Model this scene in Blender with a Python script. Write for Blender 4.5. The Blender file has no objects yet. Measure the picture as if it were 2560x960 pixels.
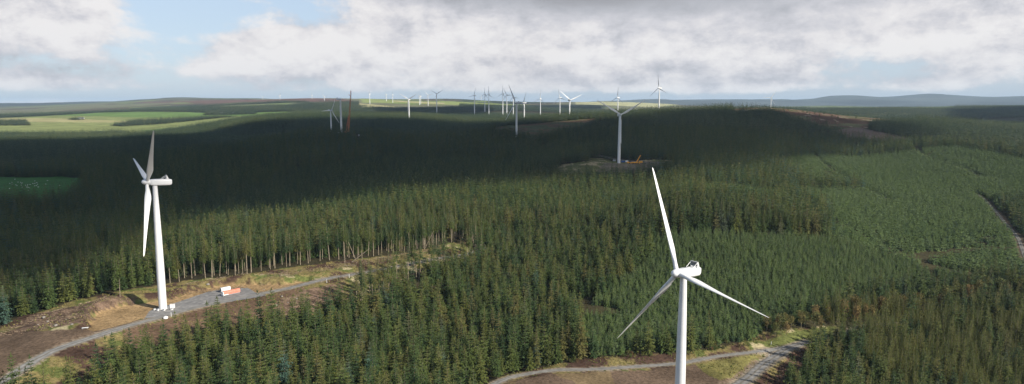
import bpy, math, random, time
import numpy as np
T0 = time.time()
rnd = random.Random(7)
rs = np.random.RandomState(11)
C = bpy.context.scene.collection

# ------------------------------------------------------------------ camera
F = 1707.0; PITCH = math.radians(7.2); CP, SP = math.cos(PITCH), math.sin(PITCH)
CAMZ = 150.0          # the drone hovers 150 m above the valley datum

def ray(u, v):
    """direction per metre of forward (y) distance for a photograph pixel"""
    fy = F * CP + (480 - v) * SP; fz = -F * SP + (480 - v) * CP
    return (u - 1280) / fy, fz / fy

def proj(x, y, z):
    z = z - CAMZ
    f = y * CP - z * SP; w = y * SP + z * CP
    f = np.maximum(f, 1e-3)
    return 1280 + F * x / f, 480 - F * w / f

cam = bpy.data.cameras.new('camera'); camo = bpy.data.objects.new('camera', cam); C.objects.link(camo)
cam.sensor_width = 36; cam.lens = 36 * F / 2560; cam.clip_start = 1; cam.clip_end = 120000
camo.location = (0, 0, CAMZ); camo.rotation_euler = (math.radians(90) - PITCH, 0, 0)
bpy.context.scene.camera = camo

# ------------------------------------------------------------------ noise
def _h(ix, iy, s):
    n = (ix.astype(np.int64) * 374761393 + iy.astype(np.int64) * 668265263 + s * 974634777) & 0x7fffffff
    n = ((n ^ (n >> 13)) * 1274126177) & 0x7fffffff
    return ((n ^ (n >> 16)) & 0xffff) / 65535.0

def vnoise(x, y, sc, seed=0):
    x = np.asarray(x, float) / sc; y = np.asarray(y, float) / sc
    ix = np.floor(x); iy = np.floor(y); fx = x - ix; fy = y - iy
    fx = fx * fx * (3 - 2 * fx); fy = fy * fy * (3 - 2 * fy)
    a = _h(ix, iy, seed); b = _h(ix + 1, iy, seed); c = _h(ix, iy + 1, seed); d = _h(ix + 1, iy + 1, seed)
    return (a + (b - a) * fx) * (1 - fy) + (c + (d - c) * fx) * fy - .5

def fbm(x, y, sc, seed=0, o=4):
    t = 0; a = 1
    for k in range(o):
        t = t + a * vnoise(x + 17.3 * k, y - 9.1 * k, sc / 2 ** k, seed + k); a *= .5
    return t

def sstep(a, b, x):
    t = np.clip((x - a) / (b - a), 0, 1); return t * t * (3 - 2 * t)

# ------------------------------------------------------------------ terrain from surveyed points: column, row, distance
CTRL = [
 (-400, 900, 330), (0, 960, 303), (0, 815, 392), (200, 850, 350), (413, 775, 409), (300, 728, 442), (600, 735, 442), (780, 690, 480),
 (1000, 662, 525), (1160, 632, 575), (1300, 600, 640), (1300, 948, 362), (1480, 915, 372), (1700, 897, 385),
 (1900, 868, 408), (2080, 845, 430), (1700, 700, 520), (1700, 600, 590), (1700, 560, 640), (2000, 560, 680),
 (2300, 600, 700), (2300, 700, 580), (1700, 500, 740), (1550, 415, 1040), (1549, 407, 1065), (1300, 500, 800),
 (1300, 430, 1050), (1293, 343, 1500), (2000, 480, 900), (2000, 400, 1200), (2000, 340, 1550), (1950, 283, 1950), (1925, 270, 2080), (1860, 274, 2060),
 (1700, 296, 1900), (1650, 281, 2250), (1550, 305, 1800), (2170, 345, 1480), (2170, 322, 1650), (2200, 302, 1850),
 (2540, 590, 720), (2450, 475, 980), (2500, 400, 1200), (2500, 330, 1650), (2400, 312, 1850), (2450, 283, 3600), (2560, 281, 3700),
 (100, 505, 880), (100, 445, 1200), (250, 620, 600), (0, 400, 1500), (0, 366, 1850), (400, 347, 1900), (100, 335, 2900),
 (300, 310, 3600), (300, 285, 4600), (100, 292, 4400), (-200, 330, 3000), (-200, 400, 1500), (300, 272, 6000), (0, 274, 8000), (700, 490, 900),
 (700, 405, 1200), (750, 355, 1450), (853, 332, 1570), (650, 347, 2150), (650, 314, 2450), (820, 308, 2450),
 (650, 296, 3200), (700, 285, 4000), (700, 262, 5500), (750, 250, 6500), (1000, 405, 1200), (1000, 345, 1700),
 (1022, 299, 2660), (1000, 290, 3300), (1000, 275, 4500), (1050, 262, 5500), (1000, 252, 6500), (1300, 311, 2560),
 (1300, 295, 3200), (1300, 275, 4500), (1300, 266, 6000), (1424, 294, 2200), (1500, 268, 6000),
 (1800, 250, 18000), (1966, 248, 18000), (2010, 250, 18200), (2079, 240.5, 18000), (2156, 240.5, 18000), (2209, 244.5, 18300), (2319, 234.5, 18500), (2379, 238, 18500), (2497, 244, 18500), (2560, 240.5, 18000), (2750, 243, 18000), (1625, 248, 17000), (1675, 249.5, 17500), (1525, 256, 16500),
 (50, 260, 12000), (200, 258, 12000), (325, 251.5, 11500), (390, 248, 11000), (412, 245, 11000), (488, 244.5, 11000), (520, 246, 11300), (640, 246, 11500), (682, 249, 11000), (1117, 248, 8500), (1175, 249.5, 8500), (1195, 253, 8800), (1275, 258, 9500), (1340, 259.5, 10000), (1462, 259, 9500),
 (2100, 264, 9000), (2300, 271, 7500), (1900, 268, 8000), (-200, 260, 12000),
 (860, 246.5, 7000), (925, 246.5, 7200), (980, 250.5, 7500), (1090, 253, 7500), (775, 249.5, 6500), (2560, 264, 6000), (1505, 256, 7200), (1450, 417, 1030), (1620, 414, 1040), (1550, 412, 1080)]
CZ = [  # column, height relative to the camera, distance
 (0, -142, 200), (600, -140, 250), (900, -138, 300), (480, -133, 338), (300, -135, 305), (100, -139, 275), (700, -133, 360), (850, -133, 400), (1280, -145, 300), (1705, -148, 282), (2100, -152, 300), (2500, -156, 330),
 (2500, -156, 500), (1280, -140, 180), (2200, -152, 180), (300, -128, 120), (1280, -138, 90), (2600, -150, 90), (100, -136, 680),
 (0, -126, 2300), (400, -118, 2350), (1293, -86, 1380), (1200, -86, 1400), (1400, -88, 1350), (853, -80, 1440), (1550, -113, 925), (1450, -112, 925), (1640, -113, 925), (1360, -111, 940), (1800, -20, 13500), (2100, -60, 13500), (2400, -60, 13500), (2560, -40, 13500), (1600, -10, 13000), (2170, -92, 1400), (100, -141, 790), (200, -140, 790),
 (1750, -62, 2800), (2200, -66, 2600), (2450, -75, 2500), (800, -96, 1900), (1550, -66, 2800), (1950, -40, 3600), (1280, -55, 3800)]
pts = []
for u, v, d in CTRL:
    a, s = ray(u, v); pts.append((a * d, d, s * d))
for u, z, d in CZ:
    pts.append(((u - 1280) / F / CP * d * .97, d, z))
for a in (-52, -35, -20, 0, 20, 35, 52):
    pts.append((30000 * math.sin(math.radians(a)), 30000 * math.cos(math.radians(a)), -20.))
pts = np.array(pts)

def prm(x, y):
    th = np.arctan2(x, np.maximum(y, 1)); r = np.hypot(x, y)
    return np.clip(th, -.9, .9) * 2.2, np.log(np.clip(r, 80, 32000)) * 1.0
pa, pb = prm(pts[:, 0], pts[:, 1]); n = len(pts)
def tps(r2): return .5 * r2 * np.log(r2 + 1e-9)
K = tps((pa[:, None] - pa) ** 2 + (pb[:, None] - pb) ** 2)
K[np.arange(n), np.arange(n)] += 1e-4
Pm = np.c_[np.ones(n), pa, pb]
A = np.zeros((n + 3, n + 3)); A[:n, :n] = K; A[:n, n:] = Pm; A[n:, :n] = Pm.T
# heights grow with distance: solve in height / distance-scale so far hills do not disturb near ground
SC = lambda r: np.clip(r, 300, 32000)
rr = np.hypot(pts[:, 0], pts[:, 1])
W = np.linalg.solve(A, np.r_[pts[:, 2] / SC(rr), np.zeros(3)])
def H0(x, y):
    a, b = prm(x, y); sh = a.shape; a = a.ravel(); b = b.ravel()
    t = W[n] + W[n + 1] * a + W[n + 2] * b
    for i in range(n):
        t = t + W[i] * tps((a - pa[i]) ** 2 + (b - pb[i]) ** 2)
    t = t.reshape(sh); r = np.hypot(x, y)
    z = t * SC(r) + CAMZ
    z = z + fbm(x, y, 90, 3, 4) * np.clip(r / 900, .9, 4) * sstep(3500, 1500, r) + fbm(x, y, 700, 9, 4) * 14 * sstep(2500, 7000, r) * sstep(16000, 9000, r)
    z = z + fbm(x, y, 1500, 15, 5) * 34 * sstep(8000, 15000, r)
    return z

lr = [math.log(60)]
while lr[-1] < math.log(34000):
    r = math.exp(lr[-1]); lr.append(lr[-1] + (.02 if r < 215 else .0042 if r < 700 else .009))
lr = np.array(lr)
tc = np.radians(np.r_[np.arange(-180, -47, 6.), np.arange(-46, 46.01, .16), np.arange(48, 180.1, 6.)])
TH, LR = np.meshgrid(tc, lr); RR = np.exp(LR)
GX, GY = RR * np.sin(TH), RR * np.cos(TH)
GZ = H0(GX, GY)

def ground(x, y):
    x = np.asarray(x, float); y = np.asarray(y, float)
    th = np.arctan2(x, y); l = np.log(np.clip(np.hypot(x, y), 60, 33900))
    i = np.clip(np.searchsorted(lr, l) - 1, 0, len(lr) - 2); j = np.clip(np.searchsorted(tc, th) - 1, 0, len(tc) - 2)
    fi = (l - lr[i]) / (lr[i + 1] - lr[i]); fj = (th - tc[j]) / (tc[j + 1] - tc[j])
    return (GZ[i, j] * (1 - fj) + GZ[i, j + 1] * fj) * (1 - fi) + (GZ[i + 1, j] * (1 - fj) + GZ[i + 1, j + 1] * fj) * fi

_t = np.exp(np.linspace(math.log(150), math.log(30000), 1600))
def hit(u, v, near=150.):
    """where the line of sight through this part of the view meets the terrain"""
    a, s = ray(u, v); t = _t[_t >= near]
    d = CAMZ + s * t - ground(a * t, t)
    k = np.argmax(d < 0) if (d < 0).any() else len(t) - 1
    if k == 0: k = 1
    f = d[k - 1] / (d[k - 1] - d[k]) if d[k - 1] != d[k] else 0
    y = t[k - 1] + (t[k] - t[k - 1]) * f
    return np.array([a * y, y])
def poly(*q): return np.array([hit(*p) for p in q])
def at(u, d):
    return np.array([(u - 1280) / F * d / CP * .985, d])

def inside(P, x, y):
    x = np.asarray(x); y = np.asarray(y); c = np.zeros(x.shape, bool)
    bb = (x > P[:, 0].min()) & (x < P[:, 0].max()) & (y > P[:, 1].min()) & (y < P[:, 1].max())
    xs, ys = x[bb], y[bb]; cc = np.zeros(xs.shape, bool)
    for k in range(len(P)):
        x1, y1 = P[k - 1]; x2, y2 = P[k]
        if y1 == y2: continue
        m = ((y1 > ys) != (y2 > ys)) & (xs < (x2 - x1) * (ys - y1) / (y2 - y1) + x1)
        cc ^= m
    c[bb] = cc; return c
def pdist(L, x, y, closed=False):
    """distance to a polyline, and the parameter (segment index + fraction) of the closest point"""
    x = np.asarray(x, float); y = np.asarray(y, float)
    best = np.full(x.shape, 1e9); par = np.zeros(x.shape)
    m = len(L) if closed else len(L) - 1
    for k in range(m):
        a = L[k]; b = L[(k + 1) % len(L)]; d = b - a; q = max(d @ d, 1e-9)
        t = np.clip(((x - a[0]) * d[0] + (y - a[1]) * d[1]) / q, 0, 1)
        e = np.hypot(x - a[0] - t * d[0], y - a[1] - t * d[1]); w = e < best
        best = np.where(w, e, best); par = np.where(w, k + t, par)
    return best, par
def smooth_line(P, k=10):
    P = np.array(P); Q = [P[0]]
    for i in range(len(P) - 1):
        p0 = P[max(i - 1, 0)]; p1 = P[i]; p2 = P[i + 1]; p3 = P[min(i + 2, len(P) - 1)]
        for j in range(1, k + 1):
            t = j / k
            Q.append(.5 * ((2 * p1) + (p2 - p0) * t + (2 * p0 - 5 * p1 + 4 * p2 - p3) * t * t + (3 * p1 - p0 - 3 * p2 + p3) * t ** 3))
    return np.array(Q)

# ------------------------------------------------------------------ plan of the place (outlines found from the view, kept in plan)
TRK1 = smooth_line([hit(-60, 990), hit(20, 945), hit(110, 888), hit(220, 846), hit(330, 812), hit(440, 783), hit(560, 752), hit(660, 729), hit(780, 702), hit(900, 683), hit(1000, 665), hit(1090, 647), hit(1170, 634), at(1290, 640)])
TRK2 = smooth_line([hit(1180, 990), hit(1270, 954), hit(1370, 930), hit(1480, 918), hit(1600, 912), hit(1700, 906), hit(1800, 890), hit(1890, 879), hit(1960, 868), hit(2040, 851), hit(2110, 834), at(2190, 455), at(2290, 470)])
TRK3 = smooth_line([hit(1800, 1010), hit(1850, 965), hit(1905, 915), hit(1950, 885), hit(1985, 866), hit(2040, 851)])
TRK4 = smooth_line([hit(2440, 484, 800), hit(2462, 500, 700), hit(2490, 530, 600), hit(2515, 560), hit(2545, 595), at(2600, 640)])
TRK5 = smooth_line([hit(1470, 385, 800), hit(1510, 392, 800), hit(1560, 402, 800), hit(1620, 406, 800), hit(1665, 407, 800)])
PAD1 = poly((360, 795), (372, 775), (385, 768), (430, 758), (525, 722), (560, 716), (620, 712), (640, 728), (668, 738), (560, 758))
BANK = poly((395, 786), (235, 822), (215, 812), (245, 770), (330, 752), (430, 748), (470, 728), (560, 706), (640, 703), (700, 704), (770, 692), (780, 700), (660, 732))
SITE1 = np.vstack([poly((-150, 850), (0, 815), (150, 762), (300, 727), (480, 700), (600, 688), (700, 672), (900, 648), (1000, 634), (1100, 614), (1170, 600), (1185, 640), (1100, 660), (1000, 690), (960, 715)),
                   np.array([at(850, 425), at(760, 398), at(680, 391), at(560, 380), at(430, 362), at(330, 343), at(200, 318), at(60, 290), at(-200, 280)])])
SOIL1A = poly((-150, 870), (0, 832), (130, 828), (240, 822), (330, 800), (400, 790), (300, 820), (150, 868), (0, 950), (-200, 990))
SOIL1B = np.vstack([poly((300, 826), (440, 790), (560, 760), (700, 728), (760, 716)), np.array([at(760, 420), at(600, 395), at(450, 368), at(300, 340)])])
PAD2 = np.vstack([poly((1250, 965), (1370, 940), (1480, 925), (1640, 920), (1740, 915), (1790, 950), (1850, 1000)), np.array([at(1850, 250), at(1600, 245), at(1300, 290)])])
SITE2 = np.vstack([poly((1150, 1000), (1270, 938), (1370, 915), (1480, 895), (1600, 885), (1720, 880), (1800, 866), (1880, 850), (1905, 830), (1960, 822), (2050, 817), (2100, 812), (2110, 832)),
                   np.array([at(2075, 415), at(2050, 385), at(2000, 350), at(2010, 300), at(1960, 250), at(1600, 220), at(1250, 260), at(1180, 310)])])
GRASS2 = poly((1740, 915), (1800, 900), (1900, 886), (1890, 900), (1800, 960), (1770, 945))
GRASS3 = poly((1900, 860), (1960, 832), (2060, 818), (2090, 814), (2090, 834), (2040, 848), (1950, 866))
SOIL3 = np.vstack([poly((1960, 900), (2000, 870), (2060, 858)), np.array([at(2060, 400), at(2020, 350), at(1960, 345)])])
FIELD1 = poly((-300, 508, 600), (-300, 440, 700), (0, 442, 700), (150, 441, 700), (218, 447, 700), (200, 470, 700), (170, 495, 700), (100, 505, 600))
CLEAR3 = np.array([at(1390, 1012), at(1400, 1070), at(1475, 1085), at(1475, 1190), at(1510, 1190), at(1560, 1130), at(1640, 1120), at(1700, 1100), at(1660, 1030), at(1610, 1000), at(1530, 992), at(1430, 990)])
PAD3 = np.array([at(1490, 985), at(1520, 1080), at(1600, 1100), at(1680, 1085), at(1640, 1030), at(1590, 985)])
CLEAR4 = poly((2085, 326, 1200), (2150, 318, 1200), (2200, 330, 1200), (2290, 350, 1200), (2200, 352, 1200), (2120, 345, 1200))
MOOR = np.vstack([poly((1930, 275, 1200), (2000, 300, 1200), (2080, 322, 1200), (2170, 322, 1200), (2180, 305, 1200)), np.array([at(2300, 1900), at(2280, 2400), at(2000, 2400), at(1830, 2300), at(1835, 1990)])])
CLEAR5 = np.array([at(1215, 1740), at(1240, 1640), at(1290, 1540), at(1330, 1480), at(1400, 1600), at(1470, 1750), at(1500, 1950), at(1400, 1900), at(1330, 1850), at(1250, 1880)])
CLEAR6 = np.array([at(1262, 2450), at(1320, 2430), at(1322, 2700), at(1262, 2720)])
KNOLL = np.array([at(820, 1545), at(870, 1530), at(920, 1560), at(910, 1610), at(820, 1620)])
# open country to the left, far behind the shaded ridge
FIELDL = np.array([at(-400, 2750), at(120, 2780), at(330, 2900), at(520, 3200), at(640, 3700), at(740, 3900), at(720, 4300), at(560, 4400), at(480, 4700), at(250, 5000), at(100, 4400), at(-400, 4200)])
FIELDR = np.array([at(1880, 3300), at(2250, 3400), at(2350, 4200), at(2420, 6000), at(2420, 9500), at(1880, 10000)])
WOODL = [np.array([at(270, 3500), at(300, 3400), at(420, 3500), at(520, 3700), at(600, 3900), at(520, 4000), at(340, 3900)]),
         np.array([at(165, 4000), at(185, 3930), at(212, 4000), at(190, 4100)]), np.array([at(-300, 3400), at(75, 3500), at(60, 3900), at(-300, 4000)]),
         np.array([at(505, 4250), at(640, 4050), at(640, 4300), at(520, 4500)]), np.array([at(-400, 2750), at(150, 2760), at(320, 2900), at(300, 3060), at(150, 2960), at(-400, 3000)])]
# young plantation (smaller, paler trees)
YOUNG = [np.vstack([poly((1500, 900), (1560, 880), (1700, 880), (1820, 862), (1900, 850), (1990, 800), (2100, 770), (2250, 735), (2400, 720), (2560, 690), (2700, 680), (2700, 590), (2560, 600), (2480, 500), (2400, 470), (2200, 470), (2000, 480), (2110, 560), (2050, 595), (1900, 585), (1700, 580), (1600, 600), (1640, 640), (1560, 700), (1440, 800))]),
         np.vstack([poly((1700, 478), (1900, 480), (1980, 495), (1850, 500), (1750, 495))]),
         np.array([at(2030, 1000), at(2600, 900), at(2700, 1100), at(2400, 1350), at(2060, 1300), at(1950, 1150)])]
OLDBELT = poly((1100, 560), (1300, 520), (1600, 470), (1850, 490), (1960, 500), (2050, 520), (2080, 560), (2080, 600), (1900, 592), (1700, 586), (1600, 610), (1400, 620))

# level the working areas, cut the bank, seat the tracks
def level(P, z, edge, sel=(200, 800)):
    m = (RR > sel[0]) & (RR < sel[1]); ii = np.nonzero(m.ravel())[0]
    x = GX.ravel()[ii]; y = GY.ravel()[ii]
    bb = (x > P[:, 0].min() - edge) & (x < P[:, 0].max() + edge) & (y > P[:, 1].min() - edge) & (y < P[:, 1].max() + edge)
    ii = ii[bb]; x = x[bb]; y = y[bb]
    d, _ = pdist(P, x, y, True); d = np.where(inside(P, x, y), 0, d)
    w = 1 - sstep(0, edge, d); g = GZ.ravel()
    zz = z(x, y) if callable(z) else z
    g[ii] = g[ii] * (1 - w) + zz * w; GZ[:] = g.reshape(GZ.shape)
zL = float(ground(*hit(413, 779)))
level(BANK, lambda x, y: zL + .006 * (y - 409), 3.0)
zR = 2.0
level(PAD2, zR, 14.)
def seat(L, hw, edge=5, sel=(200, 800)):
    zl = ground(L[:, 0], L[:, 1]); k = np.ones(9) / 9; zs = np.convolve(np.pad(zl, 4, 'edge'), k, 'valid')
    m = (RR > sel[0]) & (RR < sel[1]); ii = np.nonzero(m.ravel())[0]; x = GX.ravel()[ii]; y = GY.ravel()[ii]
    bb = (x > L[:, 0].min() - 12) & (x < L[:, 0].max() + 12) & (y > L[:, 1].min() - 12) & (y < L[:, 1].max() + 12)
    ii = ii[bb]; d, p = pdist(L, x[bb], y[bb]); w = 1 - sstep(hw + .8, hw + edge, d); g = GZ.ravel()
    zz = np.interp(p, np.arange(len(L)), zs)
    g[ii] = g[ii] * (1 - w) + zz * w; GZ[:] = g.reshape(GZ.shape)
for L, hw in ((TRK1, 3.4), (TRK2, 2.3), (TRK3, 3.6)): seat(L, hw)
seat(TRK4, 4, 6, (500, 1300)); seat(TRK5, 4, 6, (900, 1300))

# spoil banks beside the pad and stony mounds
def mound(P, hgt, edge):
    d, _ = pdist(P, GX[(RR > 200) & (RR < 800)], GY[(RR > 200) & (RR < 800)])
    GZ[(RR > 200) & (RR < 800)] += hgt * np.exp(-(d / edge) ** 2)
mound(poly((230, 775), (300, 745), (420, 738), (480, 716), (600, 695), (700, 694)), 2.2, 5.0)
mound(poly((30, 800), (120, 790), (200, 770), (260, 750)), 1.6, 6.0)
print('terrain', time.time() - T0)

# ------------------------------------------------------------------ materials
def mat(name, base=(.5, .5, .5), rough=.7, metal=0, spec=.3):
    m = bpy.data.materials.new(name); m.use_nodes = True; b = m.node_tree.nodes['Principled BSDF']
    b.inputs['Base Color'].default_value = (*base, 1); b.inputs['Roughness'].default_value = rough
    b.inputs['Metallic'].default_value = metal; b.inputs['Specular IOR Level'].default_value = spec
    return m
def NT(m): return m.node_tree.nodes, m.node_tree.links, m.node_tree.nodes['Principled BSDF']
def noisy(m, c1, c2, scale, lo=.35, hi=.65, detail=4, bump=0, c3=None, coord='Object'):
    N, L, b = NT(m); tc_ = N.new('ShaderNodeTexCoord'); no = N.new('ShaderNodeTexNoise'); no.inputs['Scale'].default_value = scale
    no.inputs['Detail'].default_value = detail; r = N.new('ShaderNodeValToRGB'); L.new(tc_.outputs[coord], no.inputs['Vector']); L.new(no.outputs['Fac'], r.inputs['Fac'])
    e = r.color_ramp.elements; e[0].position = lo; e[0].color = (*c1, 1); e[1].position = hi; e[1].color = (*c2, 1)
    if c3: q = e.new((lo + hi) / 2); q.color = (*c3, 1)
    L.new(r.outputs['Color'], b.inputs['Base Color'])
    if bump:
        bp = N.new('ShaderNodeBump'); bp.inputs['Strength'].default_value = bump; bp.inputs['Distance'].default_value = .3
        L.new(no.outputs['Fac'], bp.inputs['Height']); L.new(bp.outputs['Normal'], b.inputs['Normal'])
    return m
M = {}
M['white'] = noisy(mat('turbine white paint', rough=.35, spec=.5), (.70, .71, .71), (.78, .78, .775), .25, .3, .7)
M['grey'] = mat('grey metal', (.25, .26, .27), .5); M['dark'] = mat('dark mesh', (.03, .035, .04), .5)
M['gravel'] = noisy(mat('crushed grey stone', rough=.95, spec=.1), (.17, .168, .165), (.29, .28, .265), .35, .35, .68, 9, .4, (.215, .21, .205))
M['gravel2'] = noisy(mat('pale track stone', rough=.95, spec=.1), (.20, .20, .195), (.31, .30, .285), .3, .35, .65, 9, .4)
for k_ in ('gravel', 'gravel2'):
    N, L, b = NT(M[k_]); src = b.inputs['Base Color'].links[0].from_socket; q1 = N.new('ShaderNodeAttribute'); q1.attribute_name = 'rut'; q2 = N.new('ShaderNodeTexNoise'); q2.inputs['Scale'].default_value = .5; q2.inputs['Detail'].default_value = 6
    g_ = N.new('ShaderNodeNewGeometry'); L.new(g_.outputs['Position'], q2.inputs['Vector']); q3 = N.new('ShaderNodeMath'); q3.operation = 'MULTIPLY'; L.new(q1.outputs['Fac'], q3.inputs[0]); L.new(q2.outputs['Fac'], q3.inputs[1])
    q5 = N.new('ShaderNodeMath'); q5.operation = 'MULTIPLY'; q5.inputs[1].default_value = 1.7; q5.use_clamp = True; L.new(q3.outputs[0], q5.inputs[0])
    q4 = N.new('ShaderNodeMix'); q4.data_type = 'RGBA'; L.new(q5.outputs[0], q4.inputs['Factor']); L.new(src, q4.inputs['A']); q4.inputs['B'].default_value = (.12, .10, .06, 1); L.new(q4.outputs['Result'], b.inputs['Base Color'])
M['soil'] = noisy(mat('bare brown soil', rough=1, spec=.05), (.085, .05, .035), (.15, .10, .07), .3, .3, .7, 9, .6)
M['salmon'] = noisy(mat('salmon painted cover', rough=.6), (.50, .17, .11), (.62, .24, .17), .8)
M['cwhite'] = noisy(mat('white cover', rough=.6), (.70, .70, .69), (.8, .8, .79), .8)
M['concrete'] = noisy(mat('pale concrete', rough=.9), (.42, .41, .39), (.58, .57, .55), 1.5)
M['crane_red'] = mat('crane red paint', (.62, .22, .11), .5); M['crane_yellow'] = mat('crane yellow paint', (.75, .33, .02), .45)
M['blue'] = mat('blue paint', (.03, .10, .33), .5); M['rubber'] = mat('black rubber', (.02, .02, .02), .8)
M['glass'] = mat('dark cab glass', (.02, .03, .04), .1, spec=.6)
M['bark'] = noisy(mat('grey brown bark', rough=.95, spec=.1), (.12, .095, .07), (.22, .18, .14), 1.2, .35, .65, 4)
M['palebark'] = noisy(mat('pale bare bark', rough=.95, spec=.1), (.19, .155, .11), (.33, .28, .20), .8, .35, .65, 4)
M['wool'] = mat('sheep wool', (.62, .60, .54), .95); M['slate'] = mat('slate roof', (.09, .09, .10), .8); M['render'] = mat('white render wall', (.75, .74, .71), .9)
M['stone'] = noisy(mat('rough stone', rough=.95), (.15, .13, .11), (.28, .26, .23), .6)
M['hivis'] = mat('orange plastic', (.8, .2, .03), .6)

def foliage(name, stops, rough=.75, top=None, zt=20., k=.84):
    stops = [(p, tuple(v * k for v in c)) for p, c in stops]
    """stops: base colours across the per-tree random value; a little variation inside each crown"""
    m = mat(name, rough=rough, spec=.15); N, L, b = NT(m)
    oi = N.new('ShaderNodeObjectInfo'); at_ = N.new('ShaderNodeAttribute'); at_.attribute_type = 'INSTANCER'; at_.attribute_name = 'tint'
    ad = N.new('ShaderNodeMath'); ad.operation = 'ADD'; L.new(oi.outputs['Random'], ad.inputs[0]); L.new(at_.outputs['Fac'], ad.inputs[1])
    ad.use_clamp = True
    r = N.new('ShaderNodeValToRGB'); L.new(ad.outputs[0], r.inputs['Fac']); e = r.color_ramp.elements
    e[0].position = stops[0][0]; e[0].color = (*stops[0][1], 1); e[1].position = stops[-1][0]; e[1].color = (*stops[-1][1], 1)
    for p, c in stops[1:-1]: q = e.new(p); q.color = (*c, 1)
    geo = N.new('ShaderNodeNewGeometry')
    no = N.new('ShaderNodeTexNoise'); no.inputs['Scale'].default_value = .9; no.inputs['Detail'].default_value = 2
    L.new(geo.outputs['Position'], no.inputs['Vector'])
    mr = N.new('ShaderNodeMapRange'); mr.inputs['From Min'].default_value = .3; mr.inputs['From Max'].default_value = .7
    mr.inputs['To Min'].default_value = .65; mr.inputs['To Max'].default_value = 1.35; L.new(no.outputs['Fac'], mr.inputs['Value'])
    mx = N.new('ShaderNodeMix'); mx.data_type = 'RGBA'; mx.blend_type = 'MULTIPLY'; mx.inputs['Factor'].default_value = 1
    L.new(r.outputs['Color'], mx.inputs['A']); L.new(mr.outputs['Result'], mx.inputs['B']); L.new(mx.outputs['Result'], b.inputs['Base Color'])
    if top:
        tcn = N.new('ShaderNodeTexCoord'); sx = N.new('ShaderNodeSeparateXYZ'); L.new(tcn.outputs['Object'], sx.inputs[0]); m2 = N.new('ShaderNodeMapRange')
        m2.inputs['From Min'].default_value = zt * .62; m2.inputs['From Max'].default_value = zt * .92; m2.inputs['To Max'].default_value = .5; L.new(sx.outputs['Z'], m2.inputs['Value'])
        ml = N.new('ShaderNodeMath'); ml.operation = 'MULTIPLY'; L.new(m2.outputs['Result'], ml.inputs[0]); L.new(oi.outputs['Random'], ml.inputs[1])
        mz = N.new('ShaderNodeMix'); mz.data_type = 'RGBA'; L.new(ml.outputs[0], mz.inputs['Factor']); L.new(mx.outputs['Result'], mz.inputs['A']); mz.inputs['B'].default_value = (*top, 1); L.new(mz.outputs['Result'], b.inputs['Base Color'])
    return m
M['spruce'] = foliage('mature spruce needles', [(0, (.034, .064, .024)), (.3, (.052, .084, .025)), (.6, (.074, .102, .026)), (.85, (.100, .114, .028)), (.96, (.115, .104, .034)), (1, (.05, .10, .075))], top=(.115, .105, .038), zt=25.)
M['young'] = foliage('young spruce needles', k=.88, stops=[(0, (.046, .080, .034)), (.35, (.084, .130, .038)), (.7, (.105, .150, .044)), (1, (.102, .145, .062))])
M['larch'] = foliage('larch needles', k=.74, stops=[(0, (.085, .110, .030)), (.5, (.120, .135, .032)), (1, (.155, .150, .038))])
M['birch'] = foliage('autumn birch leaves', k=1., stops=[(0, (.10, .125, .04)), (.4, (.16, .15, .05)), (.8, (.21, .14, .055)), (1, (.09, .125, .04))])
M['bush'] = foliage('green scrub leaves', k=.9, stops=[(0, (.07, .11, .03)), (.5, (.12, .13, .04)), (1, (.17, .11, .05))])
M['far'] = foliage('far conifer needles', [(0, (.034, .058, .028)), (.4, (.056, .084, .036)), (.8, (.084, .110, .046)), (1, (.11, .12, .05))])

# ------------------------------------------------------------------ mesh helpers
def mesh_from(name, V, Fc, m, smooth=False):
    me = bpy.data.meshes.new(name); V = np.asarray(V, float)
    me.from_pydata(V.tolist(), [], [tuple(int(i) for i in f) for f in Fc])
    for x in (m if isinstance(m, (list, tuple)) else [m]): me.materials.append(x)
    if smooth: me.polygons.foreach_set('use_smooth', [True] * len(me.polygons))
    me.update(); return me
def tri_mesh(name, V, n_tri, m):
    """independent triangles: V is (n_tri*3, 3)"""
    me = bpy.data.meshes.new(name); me.vertices.add(n_tri * 3); me.vertices.foreach_set('co', np.asarray(V, np.float32).ravel())
    me.loops.add(n_tri * 3); me.loops.foreach_set('vertex_index', np.arange(n_tri * 3)); me.polygons.add(n_tri)
    me.polygons.foreach_set('loop_start', np.arange(0, n_tri * 3, 3)); me.polygons.foreach_set('loop_total', np.full(n_tri, 3))
    me.materials.append(m); me.update(calc_edges=True); return me
def obj(name, me, parent=None, loc=None, rot=None):
    o = bpy.data.objects.new(name, me); C.objects.link(o)
    if parent is not None: o.parent = parent
    if loc is not None: o.location = [float(c) for c in loc]
    if rot is not None: o.rotation_euler = rot
    return o
def tag(o, label=None, cat=None, group=None, kind=None):
    if label: o['label'] = label
    if cat: o['category'] = cat
    if group: o['group'] = group
    if kind: o['kind'] = kind
    return o
def thing(name, loc, label, cat, group=None, rz=0):
    return tag(obj(name, None, None, loc, (0, 0, rz)), label, cat, group)
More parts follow.
